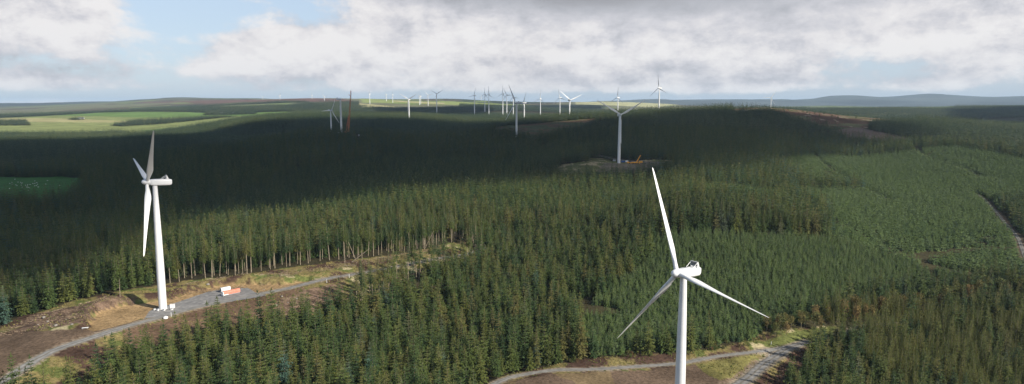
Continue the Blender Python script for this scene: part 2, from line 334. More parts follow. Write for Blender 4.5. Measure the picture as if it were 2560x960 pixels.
class MB:
    def __init__(s): s.V = []; s.F = []
    def add(s, V, Fc):
        k = len(s.V); s.V += [tuple(map(float, v)) for v in V]; s.F += [tuple(i + k for i in f) for f in Fc]; return s
    def box(s, c, d, rz=0, taper=1.0):
        x, y, z = (d[0] / 2, d[1] / 2, d[2] / 2); cs, sn = math.cos(rz), math.sin(rz); V = []
        for sz in (-1, 1):
            k = taper if sz > 0 else 1
            for sx, sy in ((-1, -1), (1, -1), (1, 1), (-1, 1)):
                a, b = sx * x * k, sy * y * k; V.append((c[0] + a * cs - b * sn, c[1] + a * sn + b * cs, c[2] + sz * z))
        return s.add(V, [(3, 2, 1, 0), (4, 5, 6, 7), (0, 1, 5, 4), (1, 2, 6, 5), (2, 3, 7, 6), (3, 0, 4, 7)])
    def tube(s, p, q, r1, r2=None, n=8, cap=True):
        p = np.array(p, float); q = np.array(q, float); r2 = r1 if r2 is None else r2; d = q - p; d /= max(np.linalg.norm(d), 1e-9)
        a = np.cross(d, (0, 0, 1.)); a = a if np.linalg.norm(a) > 1e-3 else np.array((1., 0, 0)); a /= np.linalg.norm(a); b = np.cross(d, a); V = []
        for c, r in ((p, r1), (q, r2)):
            for k in range(n): t = 2 * math.pi * k / n; V.append(c + r * (a * math.cos(t) + b * math.sin(t)))
        Fc = [(k, (k + 1) % n, n + (k + 1) % n, n + k) for k in range(n)]
        if cap: Fc += [tuple(range(n - 1, -1, -1)), tuple(range(n, 2 * n))]
        return s.add(V, Fc)
    def lathe(s, prof, n=24, axis='z', c=(0, 0, 0)):
        V = []
        for r, h in prof:
            for k in range(n):
                t = 2 * math.pi * k / n; a, b = r * math.cos(t), r * math.sin(t)
                V.append((c[0] + a, c[1] + b, c[2] + h) if axis == 'z' else (c[0] + a, c[1] + h, c[2] + b))
        m = len(prof); Fc = [(i * n + k, i * n + (k + 1) % n, (i + 1) * n + (k + 1) % n, (i + 1) * n + k) for i in range(m - 1) for k in range(n)]
        Fc += [tuple(range(n - 1, -1, -1)), tuple((m - 1) * n + k for k in range(n))]
        return s.add(V, Fc)
    def loft(s, rings):
        n_ = len(rings[0]); V = [v for r in rings for v in r]; m = len(rings)
        Fc = [(i * n_ + k, i * n_ + (k + 1) % n_, (i + 1) * n_ + (k + 1) % n_, (i + 1) * n_ + k) for i in range(m - 1) for k in range(n_)]
        Fc += [tuple(range(n_ - 1, -1, -1)), tuple((m - 1) * n_ + k for k in range(n_))]
        return s.add(V, Fc)
    def mesh(s, name, m, smooth=False, angle=40):
        me = mesh_from(name, s.V, s.F, m, smooth)
        if smooth:
            import bmesh
            bm = bmesh.new(); bm.from_mesh(me); bmesh.ops.recalc_face_normals(bm, faces=bm.faces)
            for e in bm.edges:
                if len(e.link_faces) == 2 and e.calc_face_angle(0) > math.radians(angle): e.smooth = False
            bm.to_mesh(me); bm.free()
        return me

# ------------------------------------------------------------------ terrain mesh and its ground cover
def cover():
    n_ = GX.size; x = GX.ravel(); y = GY.ravel(); r = RR.ravel(); col = np.zeros((n_, 3))
    w1 = fbm(x, y, 14, 40, 4); w2 = fbm(x, y, 60, 44, 4); w3 = fbm(x, y, 400, 48, 4)
    floor = np.array([.045, .040, .022]) + (w2[:, None] * np.array([.02, .02, .008]))
    col[:] = floor
    def put(m, c, var=.25, w=w1):
        m = m if m.dtype != bool else m.astype(float)
        k = (np.array(c)[None, :] * (1 + var * 1.6 * w[:, None])); col[:] = col * (1 - m[:, None]) + k * m[:, None]
    def ins(P, soft=0.):
        wob = soft
        return inside(P, x + wob * vnoise(x, y, 7, 60) * 2, y + wob * vnoise(x, y, 7, 61) * 2)
    hills = sstep(10500, 12500, r)
    # beyond the individually planted woods: moor, rough pasture and woods as patches of their own colour
    far = sstep(4600, 5200, r); w4 = fbm(x, y, 1500, 52, 4); w5 = fbm(x, y, 420, 56, 3)
    cm = np.where((w4 > .12)[:, None], np.array([.15, .15, .085]), np.where((w4 > -.12)[:, None], np.array([.10, .085, .055]), np.array([.045, .058, .04])))
    cm = np.where((w5 > .28)[:, None], np.array([.16, .20, .07]), cm)
    put(far, (0, 0, 0)); col += far[:, None] * cm * (1 + .3 * w3[:, None])
    U, V = proj(x, y, GZ.ravel()); ok = (y > 300)
    yy = lambda a, b: (r > a) & (r < b)
    col[:] = col * (1 - hills[:, None]) + hills[:, None] * np.array([.055, .062, .055]) * (1 + .8 * w4[:, None] + .5 * w3[:, None])
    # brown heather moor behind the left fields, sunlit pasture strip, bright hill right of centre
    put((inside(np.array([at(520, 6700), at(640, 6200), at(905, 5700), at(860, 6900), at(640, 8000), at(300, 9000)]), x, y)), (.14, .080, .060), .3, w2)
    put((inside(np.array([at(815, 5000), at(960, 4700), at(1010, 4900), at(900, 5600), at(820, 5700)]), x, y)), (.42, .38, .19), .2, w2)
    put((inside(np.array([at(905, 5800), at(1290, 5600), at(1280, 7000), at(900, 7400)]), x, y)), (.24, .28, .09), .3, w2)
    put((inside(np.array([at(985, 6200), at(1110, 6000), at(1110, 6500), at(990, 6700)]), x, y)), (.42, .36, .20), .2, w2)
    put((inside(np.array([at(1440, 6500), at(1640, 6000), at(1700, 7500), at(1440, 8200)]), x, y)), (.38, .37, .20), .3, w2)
    put(inside(FIELDR, x, y) & (w3 > -.3), (.22, .23, .13), .5, w4); put(inside(FIELDR, x, y) & (w5 > .05), (.13, .17, .07), .3, w4); put(inside(FIELDR, x, y) & (w5 < -.16), (.06, .075, .045), .3, w4)
    # left fields with strips of different grass
    fl = inside(FIELDL, x, y); st = vnoise(x * .4 + y, y * .2, 420, 70)
    put(fl, (.21, .235, .085), .25, w2); put(fl & (st > .0), (.13, .205, .055), .2, w2); put(fl & (st < -.28), (.33, .30, .14), .2, w2)
    put(ins(FIELD1), (.060, .145, .036), .15)
    put(ins(MOOR), (.105, .062, .042), .5, w2); put(ins(MOOR) & (w2 > .15), (.10, .10, .05), .3); put(ins(MOOR) & (w1 > .40), (.22, .18, .13), .2)
    put(ins(CLEAR4, 4), (.13, .095, .08), .4, w2); put(ins(CLEAR5, 6), (.13, .085, .05), .5, w2); put(ins(CLEAR5, 6) & (w2 > .1), (.09, .095, .045), .3)
    put(ins(CLEAR6, 4), (.36, .32, .17), .2); put(ins(KNOLL, 3), (.10, .08, .055), .3)
    put(ins(CLEAR3, 4), (.145, .15, .06), .4); put(ins(CLEAR3, 4) & (w1 > .12), (.34, .27, .16), .3); put(ins(PAD3, 2), (.17, .14, .105), .3)
    # near sites
    s1 = ins(SITE1, 2); s2 = ins(SITE2, 2)
    for s_ in (s1, s2):
        put(s_, (.19, .155, .065), .6); put(s_ & (w1 > .12), (.10, .115, .035), .3); put(s_ & (w1 < -.16), (.10, .062, .045), .5); put(s_ & (w1 > .38), (.34, .29, .17), .2)
    put(ins(BANK, 1.2), (.30, .205, .105), .25); put(ins(SOIL1A, 2), (.125, .088, .060), .3); put(ins(SOIL1B, 2), (.130, .085, .055), .4)
    put(ins(poly((20, 835), (60, 800), (180, 765), (300, 745), (330, 752), (245, 775), (212, 815), (100, 826)), 5), (.125, .085, .06), .7, fbm(x, y, 3, 80, 2))
    put(ins(poly((650, 800), (660, 770), (760, 725), (860, 705), (860, 760), (740, 800)), 3) & (w1 > -.25), (.17, .115, .08), .8, fbm(x, y, 3, 81, 2))
    put(ins(PAD2, 2), (.135, .095, .066), .3); put(ins(PAD2, 2) & (x < 55) & (w2 > -.2), (.17, .125, .07), .3)
    put(ins(GRASS2, 1), (.17, .155, .055), .4); put(ins(GRASS3, 1), (.125, .14, .045), .35); put(ins(SOIL3, 2), (.115, .065, .048), .7)
    put(ins(poly((1790, 960), (1880, 905), (1905, 900), (1850, 990)), 1), (.19, .14, .10), .4)
    for L, w_ in ((TRK1, 4.6), (TRK2, 3.2), (TRK3, 5.0)):
        m = (r < 760) & (r > 220); d = np.full(n_, 99.); d[m] = pdist(L, x[m], y[m])[0]
        put((d < w_ + 1.2 * w1).astype(float), (.24, .20, .15), .3)
    m = (r < 1400) & (r > 550); d = np.full(n_, 99.); d[m] = pdist(TRK4, x[m], y[m])[0]; put((d < 5).astype(float), (.13, .10, .075), .4)
    m = (r < 1400) & (r > 850); d = np.full(n_, 99.); d[m] = pdist(TRK5, x[m], y[m])[0]; put((d < 9).astype(float), (.16, .13, .10), .4)
    return np.clip(col, .008, .6)
nr, nc = GX.shape
me = bpy.data.meshes.new('ground'); me.vertices.add(GX.size); me.vertices.foreach_set('co', np.stack([GX, GY, GZ], -1).astype(np.float32).ravel())
ii = np.arange(nr - 1)[:, None] * nc + np.arange(nc - 1)[None]; Q = np.stack([ii, ii + 1, ii + nc + 1, ii + nc], -1).reshape(-1, 4)[:, ::-1]
# close the small hole under the camera
me.loops.add(Q.size + nc - 1); me.polygons.add(len(Q) + 1)
me.loops.foreach_set('vertex_index', np.r_[Q.ravel(), np.arange(nc - 1)[::-1]].astype(np.int32))
me.polygons.foreach_set('loop_start', np.r_[np.arange(0, Q.size, 4), Q.size]); me.polygons.foreach_set('loop_total', np.r_[np.full(len(Q), 4), nc - 1])
me.polygons.foreach_set('use_smooth', np.ones(len(Q) + 1, bool))
me.update(calc_edges=True)
ca = me.color_attributes.new('cover', 'FLOAT_COLOR', 'POINT'); cc = cover(); ca.data.foreach_set('color', np.c_[cc, np.ones(len(cc))].astype(np.float32).ravel())
gm = mat('ground cover', rough=1, spec=.04); N, L, b = NT(gm)
at_ = N.new('ShaderNodeVertexColor'); at_.layer_name = 'cover'; geo = N.new('ShaderNodeNewGeometry')
no = N.new('ShaderNodeTexNoise'); no.inputs['Scale'].default_value = .55; no.inputs['Detail'].default_value = 8; no.inputs['Roughness'].default_value = .7; L.new(geo.outputs['Position'], no.inputs['Vector'])
mr = N.new('ShaderNodeMapRange'); mr.inputs['From Min'].default_value = .3; mr.inputs['From Max'].default_value = .7; mr.inputs['To Min'].default_value = .45; mr.inputs['To Max'].default_value = 1.6
L.new(no.outputs['Fac'], mr.inputs['Value']); mx = N.new('ShaderNodeMix'); mx.data_type = 'RGBA'; mx.blend_type = 'MULTIPLY'; mx.inputs['Factor'].default_value = 1
L.new(at_.outputs['Color'], mx.inputs['A']); L.new(mr.outputs['Result'], mx.inputs['B']); L.new(mx.outputs['Result'], b.inputs['Base Color'])
bp = N.new('ShaderNodeBump'); bp.inputs['Strength'].default_value = .7; bp.inputs['Distance'].default_value = .6; L.new(no.outputs['Fac'], bp.inputs['Height']); L.new(bp.outputs['Normal'], b.inputs['Normal'])
me.materials.append(gm); tag(obj('ground', me), kind='structure')
print('ground mesh', time.time() - T0)

def ribbon(name, L, hw, m, lift=.1, jag=.35, wfun=None):
    d = np.gradient(L, axis=0); d /= np.linalg.norm(d, axis=1)[:, None]; nv = np.c_[-d[:, 1], d[:, 0]]; V = []; Fc = []; kk = 9; RUT = [.75, .35, 0, .1, .8, .1, 0, .35, .75]; Rt = []
    for i, (p, q) in enumerate(zip(L, nv)):
        w = (wfun(i / len(L)) if wfun else hw)
        a = w + jag * rnd.uniform(-1, 1); c = w + jag * rnd.uniform(-1, 1); Rt += RUT
        for j in range(kk):
            t = j / (kk - 1); o = p + q * (a * (1 - t) - c * t); V.append((o[0], o[1], float(ground(o[0], o[1])) + lift - (.05 if j in (2, 6) else .08 if j in (0, 8) else 0)))
    for i in range(len(L) - 1):
        for j in range(kk - 1): Fc.append((i * kk + j, i * kk + j + 1, (i + 1) * kk + j + 1, (i + 1) * kk + j))
    me_ = mesh_from(name, V, Fc, m, True); q_ = me_.attributes.new('rut', 'FLOAT', 'POINT'); q_.data.foreach_set('value', Rt); o = obj(name, me_); return tag(o, kind='structure')
def dense(L, step=1.6):
    s = np.r_[0, np.cumsum(np.linalg.norm(np.diff(L, axis=0), axis=1))]; t = np.arange(0, s[-1], step); return np.c_[np.interp(t, s, L[:, 0]), np.interp(t, s, L[:, 1])]
ribbon('gravel_track', dense(TRK1), 2.6, M['gravel2'], wfun=lambda t: 2.5 if t > .2 else 3.2)
ribbon('forest_road', dense(TRK2), 1.9, M['gravel2'])
ribbon('junction_road', dense(TRK3), 3.3, M['gravel'], .15)
ribbon('forest_track', dense(TRK4, 4), 1.8, M['gravel'], .3); ribbon('site_track', dense(TRK5, 4), 2.6, M['gravel2'], .3)
def sheet(name, P, m, lift, step=2.0, smooth=False):
    x0, y0 = P.min(0); x1, y1 = P.max(0); xs = np.arange(x0, x1 + step, step); ys = np.arange(y0, y1 + step, step); X, Y = np.meshgrid(xs, ys)
    Z = ground(X, Y) + lift; ins = inside(P, X[:-1, :-1] + step / 2, Y[:-1, :-1] + step / 2); w = len(xs); Fc = [(r * w + c, r * w + c + 1, (r + 1) * w + c + 1, (r + 1) * w + c) for r, c in zip(*np.nonzero(ins))]
    return tag(obj(name, mesh_from(name, np.stack([X, Y, Z], -1).reshape(-1, 3), Fc, m, True)), kind='structure')
sheet('crane_pad', PAD1, M['gravel'], .06, .8)

# ------------------------------------------------------------------ trees
def conifer_tris(rng, H, R, levels, nb, seg, bare=.06, fat=.30, top=.9):
    out = []
    for i in range(levels):
        t = (i + rng.uniform(-.3, .3)) / levels; t = min(max(t, 0), .985); z = H * (bare + (1 - bare) * t)
        Lb = R * (1 - t) ** top * rng.uniform(.85, 1.1) + .12 * R
        if t < .1: Lb *= .6 + 4 * t
        n_ = max(4, int(nb * (1 - .4 * t))); a0 = rng.uniform(0, 6.28)
        for k in range(n_):
            a = a0 + 6.283 * k / n_ + rng.uniform(-.35, .35); l = Lb * rng.uniform(.65, 1.12); rise = .35 * t * l + rng.uniform(-.1, .1) * l; droop = (.42 - .35 * t) * l * rng.uniform(.6, 1.3)
            d = np.array((math.cos(a), math.sin(a), 0)); s = np.array((-d[1], d[0], 0)); P = []
            for q in range(seg + 1):
                f = q / seg; P.append(np.array((0, 0, z)) + d * l * f + np.array((0, 0, rise * f - droop * f * f + .12 * l * max(0, f - .7))))
            for q in range(seg):
                f = (q + .5) / seg; w = l * fat * (1.15 - .8 * f) * rng.uniform(.7, 1.25)
                for sg in (-1, 1):
                    tw = P[q] * .35 + P[q + 1] * .65 + s * sg * w + d * w * .35 + np.array((0, 0, -w * rng.uniform(.3, .8)))
                    out += [P[q], P[q + 1], tw]
    # leader
    for k in range(3):
        a = 2.1 * k; out += [np.array((.10 * R * math.cos(a), .10 * R * math.sin(a), H * .93)), np.array((.10 * R * math.cos(a + 2), .10 * R * math.sin(a + 2), H * .93)), np.array((0, 0, H * 1.02))]
    return np.array(out)
def trunk_mesh(name, H, r, m, n_=6, top=.9):
    b_ = MB(); b_.lathe([(r * 1.25, -.6), (r, H * .05), (r * .75, H * .4), (r * .15, H * top)], n_); return b_.mesh(name, m)
def broad_tris(rng, H, R, n_, leaf=.5, low=.25, lobes=9):
    out = []; cs = [(rng.uniform(-.5, .5) * R, rng.uniform(-.5, .5) * R, H * rng.uniform(low + .15, .85), R * rng.uniform(.35, .6)) for _ in range(lobes)] + [(0, 0, H * .8, R * .45)]
    for k in range(n_):
        cx, cy, cz, cr = cs[k % len(cs)]; v = np.array([rng.gauss(0, 1) for _ in range(3)]); v /= np.linalg.norm(v); rr_ = cr * rng.uniform(.55, 1.1)
        p = np.array((cx, cy, cz)) + v * rr_ * np.array((1, 1, 1.2)); a = np.array([rng.uniform(-1, 1) for _ in range(3)]); c = np.array([rng.uniform(-1, 1) for _ in range(3)])
        out += [p, p + a * leaf, p + c * leaf]
    return np.array(out)
def variants(prefix, k, fn, m, bark, H, r, n_=5, trunk=True):
    vs = []
    for i in range(k):
        t = fn(random.Random(100 + i * 7 + len(prefix))); cm = tri_mesh(prefix + '_crown', t, len(t) // 3, m); tm = trunk_mesh(prefix + '_trunk', H, r, bark, n_) if trunk else None
        vs.append((cm, tm))
    return vs
def joined(prefix, i, cm, tm):
    import bmesh
    if tm is None: return bpy.data.objects.new('%s_%02d' % (prefix, i), cm)
    bm = bmesh.new(); bm.from_mesh(cm); k = len(bm.faces); bm.from_mesh(tm); bm.faces.ensure_lookup_table()
    for f in bm.faces[k:]: f.material_index = 1
    me = bpy.data.meshes.new(prefix + '_tree'); bm.to_mesh(me); bm.free(); me.materials.append(cm.materials[0]); me.materials.append(tm.materials[0])
    return bpy.data.objects.new('%s_%02d' % (prefix, i), me)
HM = 25.0; HY = 6.6
V_old = variants('spruce', 6, lambda g: conifer_tris(g, HM, g.uniform(5.0, 6.2), 17, 8, 3, .08, .40, .72), M['spruce'], M['bark'], HM, .28)
V_edge = variants('edge', 5, lambda g: conifer_tris(g, HM, g.uniform(2.3, 3.0), 18, 8, 3, g.uniform(.38, .52), .30, .75), M['spruce'], M['palebark'], HM, .30)
V_yng = variants('young', 6, lambda g: conifer_tris(g, HY, g.uniform(1.9, 2.4), 10, 7, 2, .02, .45, .8), M['young'], M['bark'], HY, .14)
V_lar = variants('larch', 4, lambda g: conifer_tris(g, 17., g.uniform(2.4, 3.0), 18, 8, 4, .10, .22, .65), M['larch'], M['bark'], 17., .2)
V_bir = variants('birch', 4, lambda g: broad_tris(g, 11., 3.2, 700, .55), M['birch'], M['palebark'], 11., .15)
V_bus = variants('bush', 3, lambda g: broad_tris(g, 3.0, 2.0, 260, .4, 0., 6), M['bush'], M['bark'], 2.0, .06)
V_omid = variants('midspruce', 4, lambda g: conifer_tris(g, HM, g.uniform(5.0, 6.0), 9, 6, 2, .12, .5, .75), M['spruce'], M['bark'], HM, .3, 3, False)
V_ymid = variants('midyoung', 4, lambda g: conifer_tris(g, HY, g.uniform(2.0, 2.6), 6, 6, 1, .04, .55, .8), M['young'], M['bark'], HY, .15, 3, False)
V_far = variants('farspruce', 4, lambda g: conifer_tris(g, 20., g.uniform(3.6, 4.6), 6, 6, 1, .08, .62), M['far'], M['bark'], 20., .3, 3, False)

def scatter(name, vs, P, rot, scl, tint, label, cat):
    """one object for wood nobody could count, its trees set out by geometry nodes"""
    col = bpy.data.collections.new(name + '_shapes')
    for i, (cm, tm) in enumerate(vs): col.objects.link(joined(name + '_shape', i, cm, tm))
    me = bpy.data.meshes.new(name); me.vertices.add(len(P)); me.vertices.foreach_set('co', np.asarray(P, np.float32).ravel())
    for nm, ty, dt in (('rotz', 'FLOAT', rot), ('tint', 'FLOAT', tint)):
        a = me.attributes.new(nm, ty, 'POINT'); a.data.foreach_set('value', np.asarray(dt, np.float32))
    a = me.attributes.new('pick', 'INT', 'POINT'); a.data.foreach_set('value', rs.randint(0, len(vs), len(P)).astype(np.int32))
    a = me.attributes.new('scl', 'FLOAT_VECTOR', 'POINT'); a.data.foreach_set('vector', np.asarray(scl, np.float32).ravel())
    g = bpy.data.node_groups.new(name, 'GeometryNodeTree'); g.interface.new_socket('Geometry', in_out='INPUT', socket_type='NodeSocketGeometry'); g.interface.new_socket('Geometry', in_out='OUTPUT', socket_type='NodeSocketGeometry')
    N, L = g.nodes, g.links; gi = N.new('NodeGroupInput'); go = N.new('NodeGroupOutput'); ip = N.new('GeometryNodeInstanceOnPoints'); ci = N.new('GeometryNodeCollectionInfo')
    ci.inputs['Collection'].default_value = col; ci.inputs['Separate Children'].default_value = True; ci.inputs['Reset Children'].default_value = True
    def attr(nm, ty):
        q = N.new('GeometryNodeInputNamedAttribute'); q.data_type = ty; q.inputs['Name'].default_value = nm; return q.outputs[0]
    cx = N.new('ShaderNodeCombineXYZ'); L.new(attr('rotz', 'FLOAT'), cx.inputs['Z'])
    er = N.new('FunctionNodeEulerToRotation'); L.new(cx.outputs[0], er.inputs[0])
    L.new(gi.outputs[0], ip.inputs['Points']); L.new(ci.outputs[0], ip.inputs['Instance']); ip.inputs['Pick Instance'].default_value = True
    L.new(attr('pick', 'INT'), ip.inputs['Instance Index']); L.new(er.outputs[0], ip.inputs['Rotation']); L.new(attr('scl', 'FLOAT_VECTOR'), ip.inputs['Scale'])
    L.new(ip.outputs[0], go.inputs[0]); o = obj(name, me); md = o.modifiers.new('trees', 'NODES'); md.node_group = g
    return tag(o, label, cat, None, 'stuff')

def grid(r0, r1, sp, half=43.):
    R1 = r1 / math.cos(0); xs = np.arange(-R1 * math.sin(math.radians(half)), R1 * math.sin(math.radians(half)), sp); ys = np.arange(r0 * .6, R1, sp * .95)
    X, Y = np.meshgrid(xs, ys); X = X + (np.arange(len(ys)) % 2)[:, None] * sp * .5
    X = (X + rs.uniform(-.38, .38, X.shape) * sp).ravel(); Y = (Y + rs.uniform(-.38, .38, Y.shape) * sp).ravel()
    r = np.hypot(X, Y); m = (r > r0) & (r < r1) & (np.abs(np.arctan2(X, Y)) < math.radians(half)); return X[m], Y[m]
CLEAR = [SITE1, SITE2, FIELD1, CLEAR3, CLEAR4, MOOR, CLEAR5, CLEAR6, KNOLL]
def keep(X, Y, gap=True):
    k = np.ones(X.shape, bool)
    for P in CLEAR: k &= ~inside(P, X + vnoise(X, Y, 12, 90) * 5, Y + vnoise(X, Y, 12, 91) * 5)
    k &= ~(pdist(TRK4, X, Y)[0] < 6) & ~(pdist(TRK5, X, Y)[0] < 12)
    k &= ~(pdist(TRK2, X, Y)[0] < 4.5) & ~(pdist(TRK1, X, Y)[0] < 5.5)
    fl = inside(FIELDL, X, Y)
    k &= ~(inside(FIELDR, X, Y) & (fbm(X, Y, 420, 171, 3) > np.where(Y < 4600, .16, -.12)))
    for W_ in WOODL: fl &= ~inside(W_, X, Y)
    k &= ~fl
    for L in RIDES: k &= ~(pdist(L, X, Y)[0] < 5)
    hc, e_ = cells(X, Y, 230., 300); k &= ~((e_ < 6.5) & (hc > .35) & (np.hypot(X, Y) > 620))
    if gap: k &= vnoise(X, Y, 23, 95) + .6 * vnoise(X, Y, 70, 96) < .52
    return k
RIDES = [np.array([at(2000, 1500), at(2080, 1150), at(2160, 1000), at(2250, 880)]), np.array([at(2330, 1300), at(2560, 1150)]),
         np.array([at(700, 1300), at(1100, 1250), at(1390, 1150)]), np.array([at(480, 800), at(760, 760), at(1000, 770)])]
def young_mask(X, Y):
    m = np.zeros(X.shape, bool)
    for P in YOUNG: m |= inside(P, X + vnoise(X, Y, 30, 97) * 10, Y + vnoise(X, Y, 30, 98) * 10)
    return m & ~inside(OLDBELT, X, Y)
def cells(X, Y, s, seed):
    a, b = X * .88 + Y * .47, (-X * .47 + Y * .88) * .62; a = a + 45 * vnoise(X, Y, 160, seed + 1); b = b + 45 * vnoise(X, Y, 160, seed + 2)
    ia, ib = np.floor(a / s), np.floor(b / s); f1 = np.full(X.shape, 1e9); f2 = f1.copy(); h = np.zeros(X.shape)
    for i in (-1, 0, 1):
        for j in (-1, 0, 1):
            ca, cb = ia + i, ib + j; pa_ = (ca + .2 + .6 * _h(ca, cb, seed)) * s; pb_ = (cb + .2 + .6 * _h(ca, cb, seed + 7)) * s
            d = np.hypot(a - pa_, b - pb_); hh = _h(ca, cb, seed + 13); f2 = np.where(d < f1, f1, np.minimum(f2, d)); h = np.where(d < f1, hh, h); f1 = np.minimum(f1, d)
    return h, f2 - f1
def stand(X, Y):
    h, _ = cells(X, Y, 230., 300); return (h - .5) * 1.0 * sstep(520, 700, np.hypot(X, Y)) + .45 * fbm(X, Y, 240, 120, 3)
BIRL = np.array([hit(1925, 836), hit(2020, 822), hit(2110, 806), hit(2200, 792), hit(2310, 772), hit(2420, 752), hit(2520, 738)])
# near wood
X, Y = grid(175, 720, 3.05); k = keep(X, Y); X, Y = X[k], Y[k]; ym = young_mask(X, Y)
U_, V_ = proj(X, Y, ground(X, Y))
lar = (X > 205 + 30 * vnoise(X, Y, 50, 130)) & (Y < 470 + 60 * vnoise(X, Y, 60, 131)) & (Y > 335) & ~ym & (vnoise(X, Y, 18, 132) > -.22)
old = ~ym & ~lar & False
de = np.minimum(pdist(SITE1, X, Y, True)[0], 1e9)
edge = old & (de < 13) & (Y > 425) & (X > -250)
edge |= old & (np.hypot(X + 60, Y - 500) < 0)
XO, YO = grid(175, 720, 6.3); k = keep(XO, YO); XO, YO = XO[k], YO[k]; yo = young_mask(XO, YO)
lo = (XO > 205 + 30 * vnoise(XO, YO, 50, 130)) & (YO < 470 + 60 * vnoise(XO, YO, 60, 131)) & (YO > 335) & (vnoise(XO, YO, 18, 132) > -.22); k = ~yo & ~lo; XO, YO = XO[k], YO[k]
birE = pdist(BIRL, XO, YO)[0] < 9; XO, YO = XO[~birE], YO[~birE]
edgeO = (pdist(SITE1, XO, YO, True)[0] < 12) & (YO > 425) & (XO > -250)
print('near', len(X), old.sum(), ym.sum(), lar.sum(), edge.sum())

def place(vs, X, Y, hsc, name, limit, info, stuff, tintf=None, hvar=.21):
    """the largest `limit` trees in view become objects of their own, the rest one object"""
    Z = ground(X, Y); n_ = len(X); h = hsc * (1 + hvar * rs.randn(n_).clip(-1.8, 1.8)); rot = rs.uniform(0, 6.28, n_); wd = (.95 + .12 * rs.randn(n_)) * np.sqrt(h / np.mean(h)) * np.mean(h)
    Hm = vs[0][0].vertices[0].co.z * 0 + max(v.co.z for v in vs[0][0].vertices)
    u, v = proj(X, Y, Z + h * Hm * .8); vis = (u > -10) & (u < 2570) & (v < 968) & (v > 0); ind = np.nonzero(vis)[0]
    ind = ind[np.argsort(np.hypot(X[ind], Y[ind]) / h[ind])][:limit]; sel = np.zeros(n_, bool); sel[ind] = True
    proto = []
    for j, i in enumerate(ind):
        q = i % len(vs); lab, cat, grp = info(X[i], Y[i], h[i], u[i], v[i])
        root = bpy.data.objects.new(name, None); C.objects.link(root); root.location = (X[i], Y[i], Z[i] - .1); root.rotation_euler = (rnd.gauss(0, .03), rnd.gauss(0, .03), rot[i]); root.scale = (wd[i], wd[i], h[i])
        tag(root, lab, cat, grp); c_ = bpy.data.objects.new('crown', vs[q][0]); C.objects.link(c_); c_.parent = root; t_ = bpy.data.objects.new('trunk', vs[q][1]); C.objects.link(t_); t_.parent = root
    if stuff:
        r_ = ~sel; st = tintf(X[r_], Y[r_]) if tintf else np.zeros(r_.sum())
        return np.c_[X[r_], Y[r_], Z[r_] - .1], rot[r_], np.c_[wd[r_], wd[r_], h[r_]], st
    return None
def info_old(x, y, h, u, v):
    if x > 118: return 'mature dark spruce in the bottom right corner stand, right of the road junction', 'spruce tree', 'mature spruces in the bottom right stand'
    if u < 700: return 'mature olive green spruce in the near stand below the curving gravel track', 'spruce tree', 'mature spruces below the gravel track'
    if u < 1250: return 'mature olive green spruce in the tall near stand at the bottom centre', 'spruce tree', 'mature spruces at the bottom centre'
    return 'mature olive green spruce in the near stand just above the thin forest road', 'spruce tree', 'mature spruces above the forest road'
S_old = []; hs_old = .78 + .24 * stand(XO, YO) + .12 * inside(OLDBELT, XO, YO)
hs_old = np.where((XO > 118) & (YO < 450), .70, hs_old)
m = ~edgeO; S_old.append(place(V_old, XO[m], YO[m], hs_old[m], 'spruce_tree', 300, info_old, True))
place(V_edge, XO[edgeO], YO[edgeO], np.full(edgeO.sum(), 1.0), 'bare_trunk_spruce', 300, lambda x, y, h, u, v: (('tall pale bare trunked spruce on the forest edge behind the %s' % ('covered loads' if u < 760 else 'straight gravel track')), 'spruce tree', 'bare trunked spruces on the cut forest edge, %s part' % ('left' if u < 760 else 'right')), False)
# young plantation near
m = ym; S_y = [place(V_yng, X[m], Y[m], (1. + .35 * stand(X[m], Y[m])), 'young_spruce', 300, lambda x, y, h, u, v: ('young green spruce at the lower plantation edge, %s the nearest tower' % ('left of' if u < 1700 else 'right of'), 'young spruce', 'young spruces in the front rows of the plantation, %s of the tower' % ('left' if u < 1700 else 'right')), True)]
m = lar & (rs.rand(len(X)) < .55); S_l = place(V_lar, X[m], Y[m], np.full(m.sum(), .95), 'larch_tree', 250, lambda x, y, h, u, v: ('yellow green larch in the mixed stand at the right edge of the photo', 'larch tree', 'yellow green larches at the right edge'), True)
# middle distance
X, Y = grid(720, 1650, 6.9); k = keep(X, Y); X, Y = X[k], Y[k]; ym = young_mask(X, Y); tq = lambda X, Y: .35 * stand(X, Y)
def simple(X, Y, hs, wm=1., ts=.35):
    n_ = len(X); Z = ground(X, Y); h = hs * (1 + .15 * rs.randn(n_).clip(-1.8, 1.8)); w = (1 + .12 * rs.randn(n_)) * wm
    return np.c_[X, Y, Z - .2], rs.uniform(0, 6.28, n_), np.c_[w, w, h], ts * stand(X, Y)
m = ~ym; S_mo = simple(X[m], Y[m], .76 + .3 * stand(X[m], Y[m]), .85)
XY_, YY_ = grid(720, 1650, 4.2); k = keep(XY_, YY_) & young_mask(XY_, YY_); XY_, YY_ = XY_[k], YY_[k]; S_my = simple(XY_, YY_, 1.3 + .35 * stand(XY_, YY_), 1.35, .9)
m = ym; _unused = simple(X[m], Y[m], 1.3 + .35 * stand(X[m], Y[m]), 1.6)
X, Y = grid(1650, 3300, 9.); k = keep(X, Y); X, Y = X[k], Y[k]; S_f1 = simple(X, Y, .9 + .3 * stand(X, Y), 1.35)
X, Y = grid(3300, 6600, 15.); az_ = X / Y * F + 1280; k = keep(X, Y) & (fbm(X, Y, 700, 140, 3) > -.32) & ((Y < 5100) | ((az_ > 60) & (az_ < 900) & (Y < 4600 + 2.4 * az_)) | ((az_ > 1150) & (az_ < 1500) & (Y < 5900))); X, Y = X[k], Y[k]; S_f2 = simple(X, Y, .85 + .2 * stand(X, Y), 2.2)
S_f = [np.concatenate(q) for q in zip(S_f1, S_f2)]
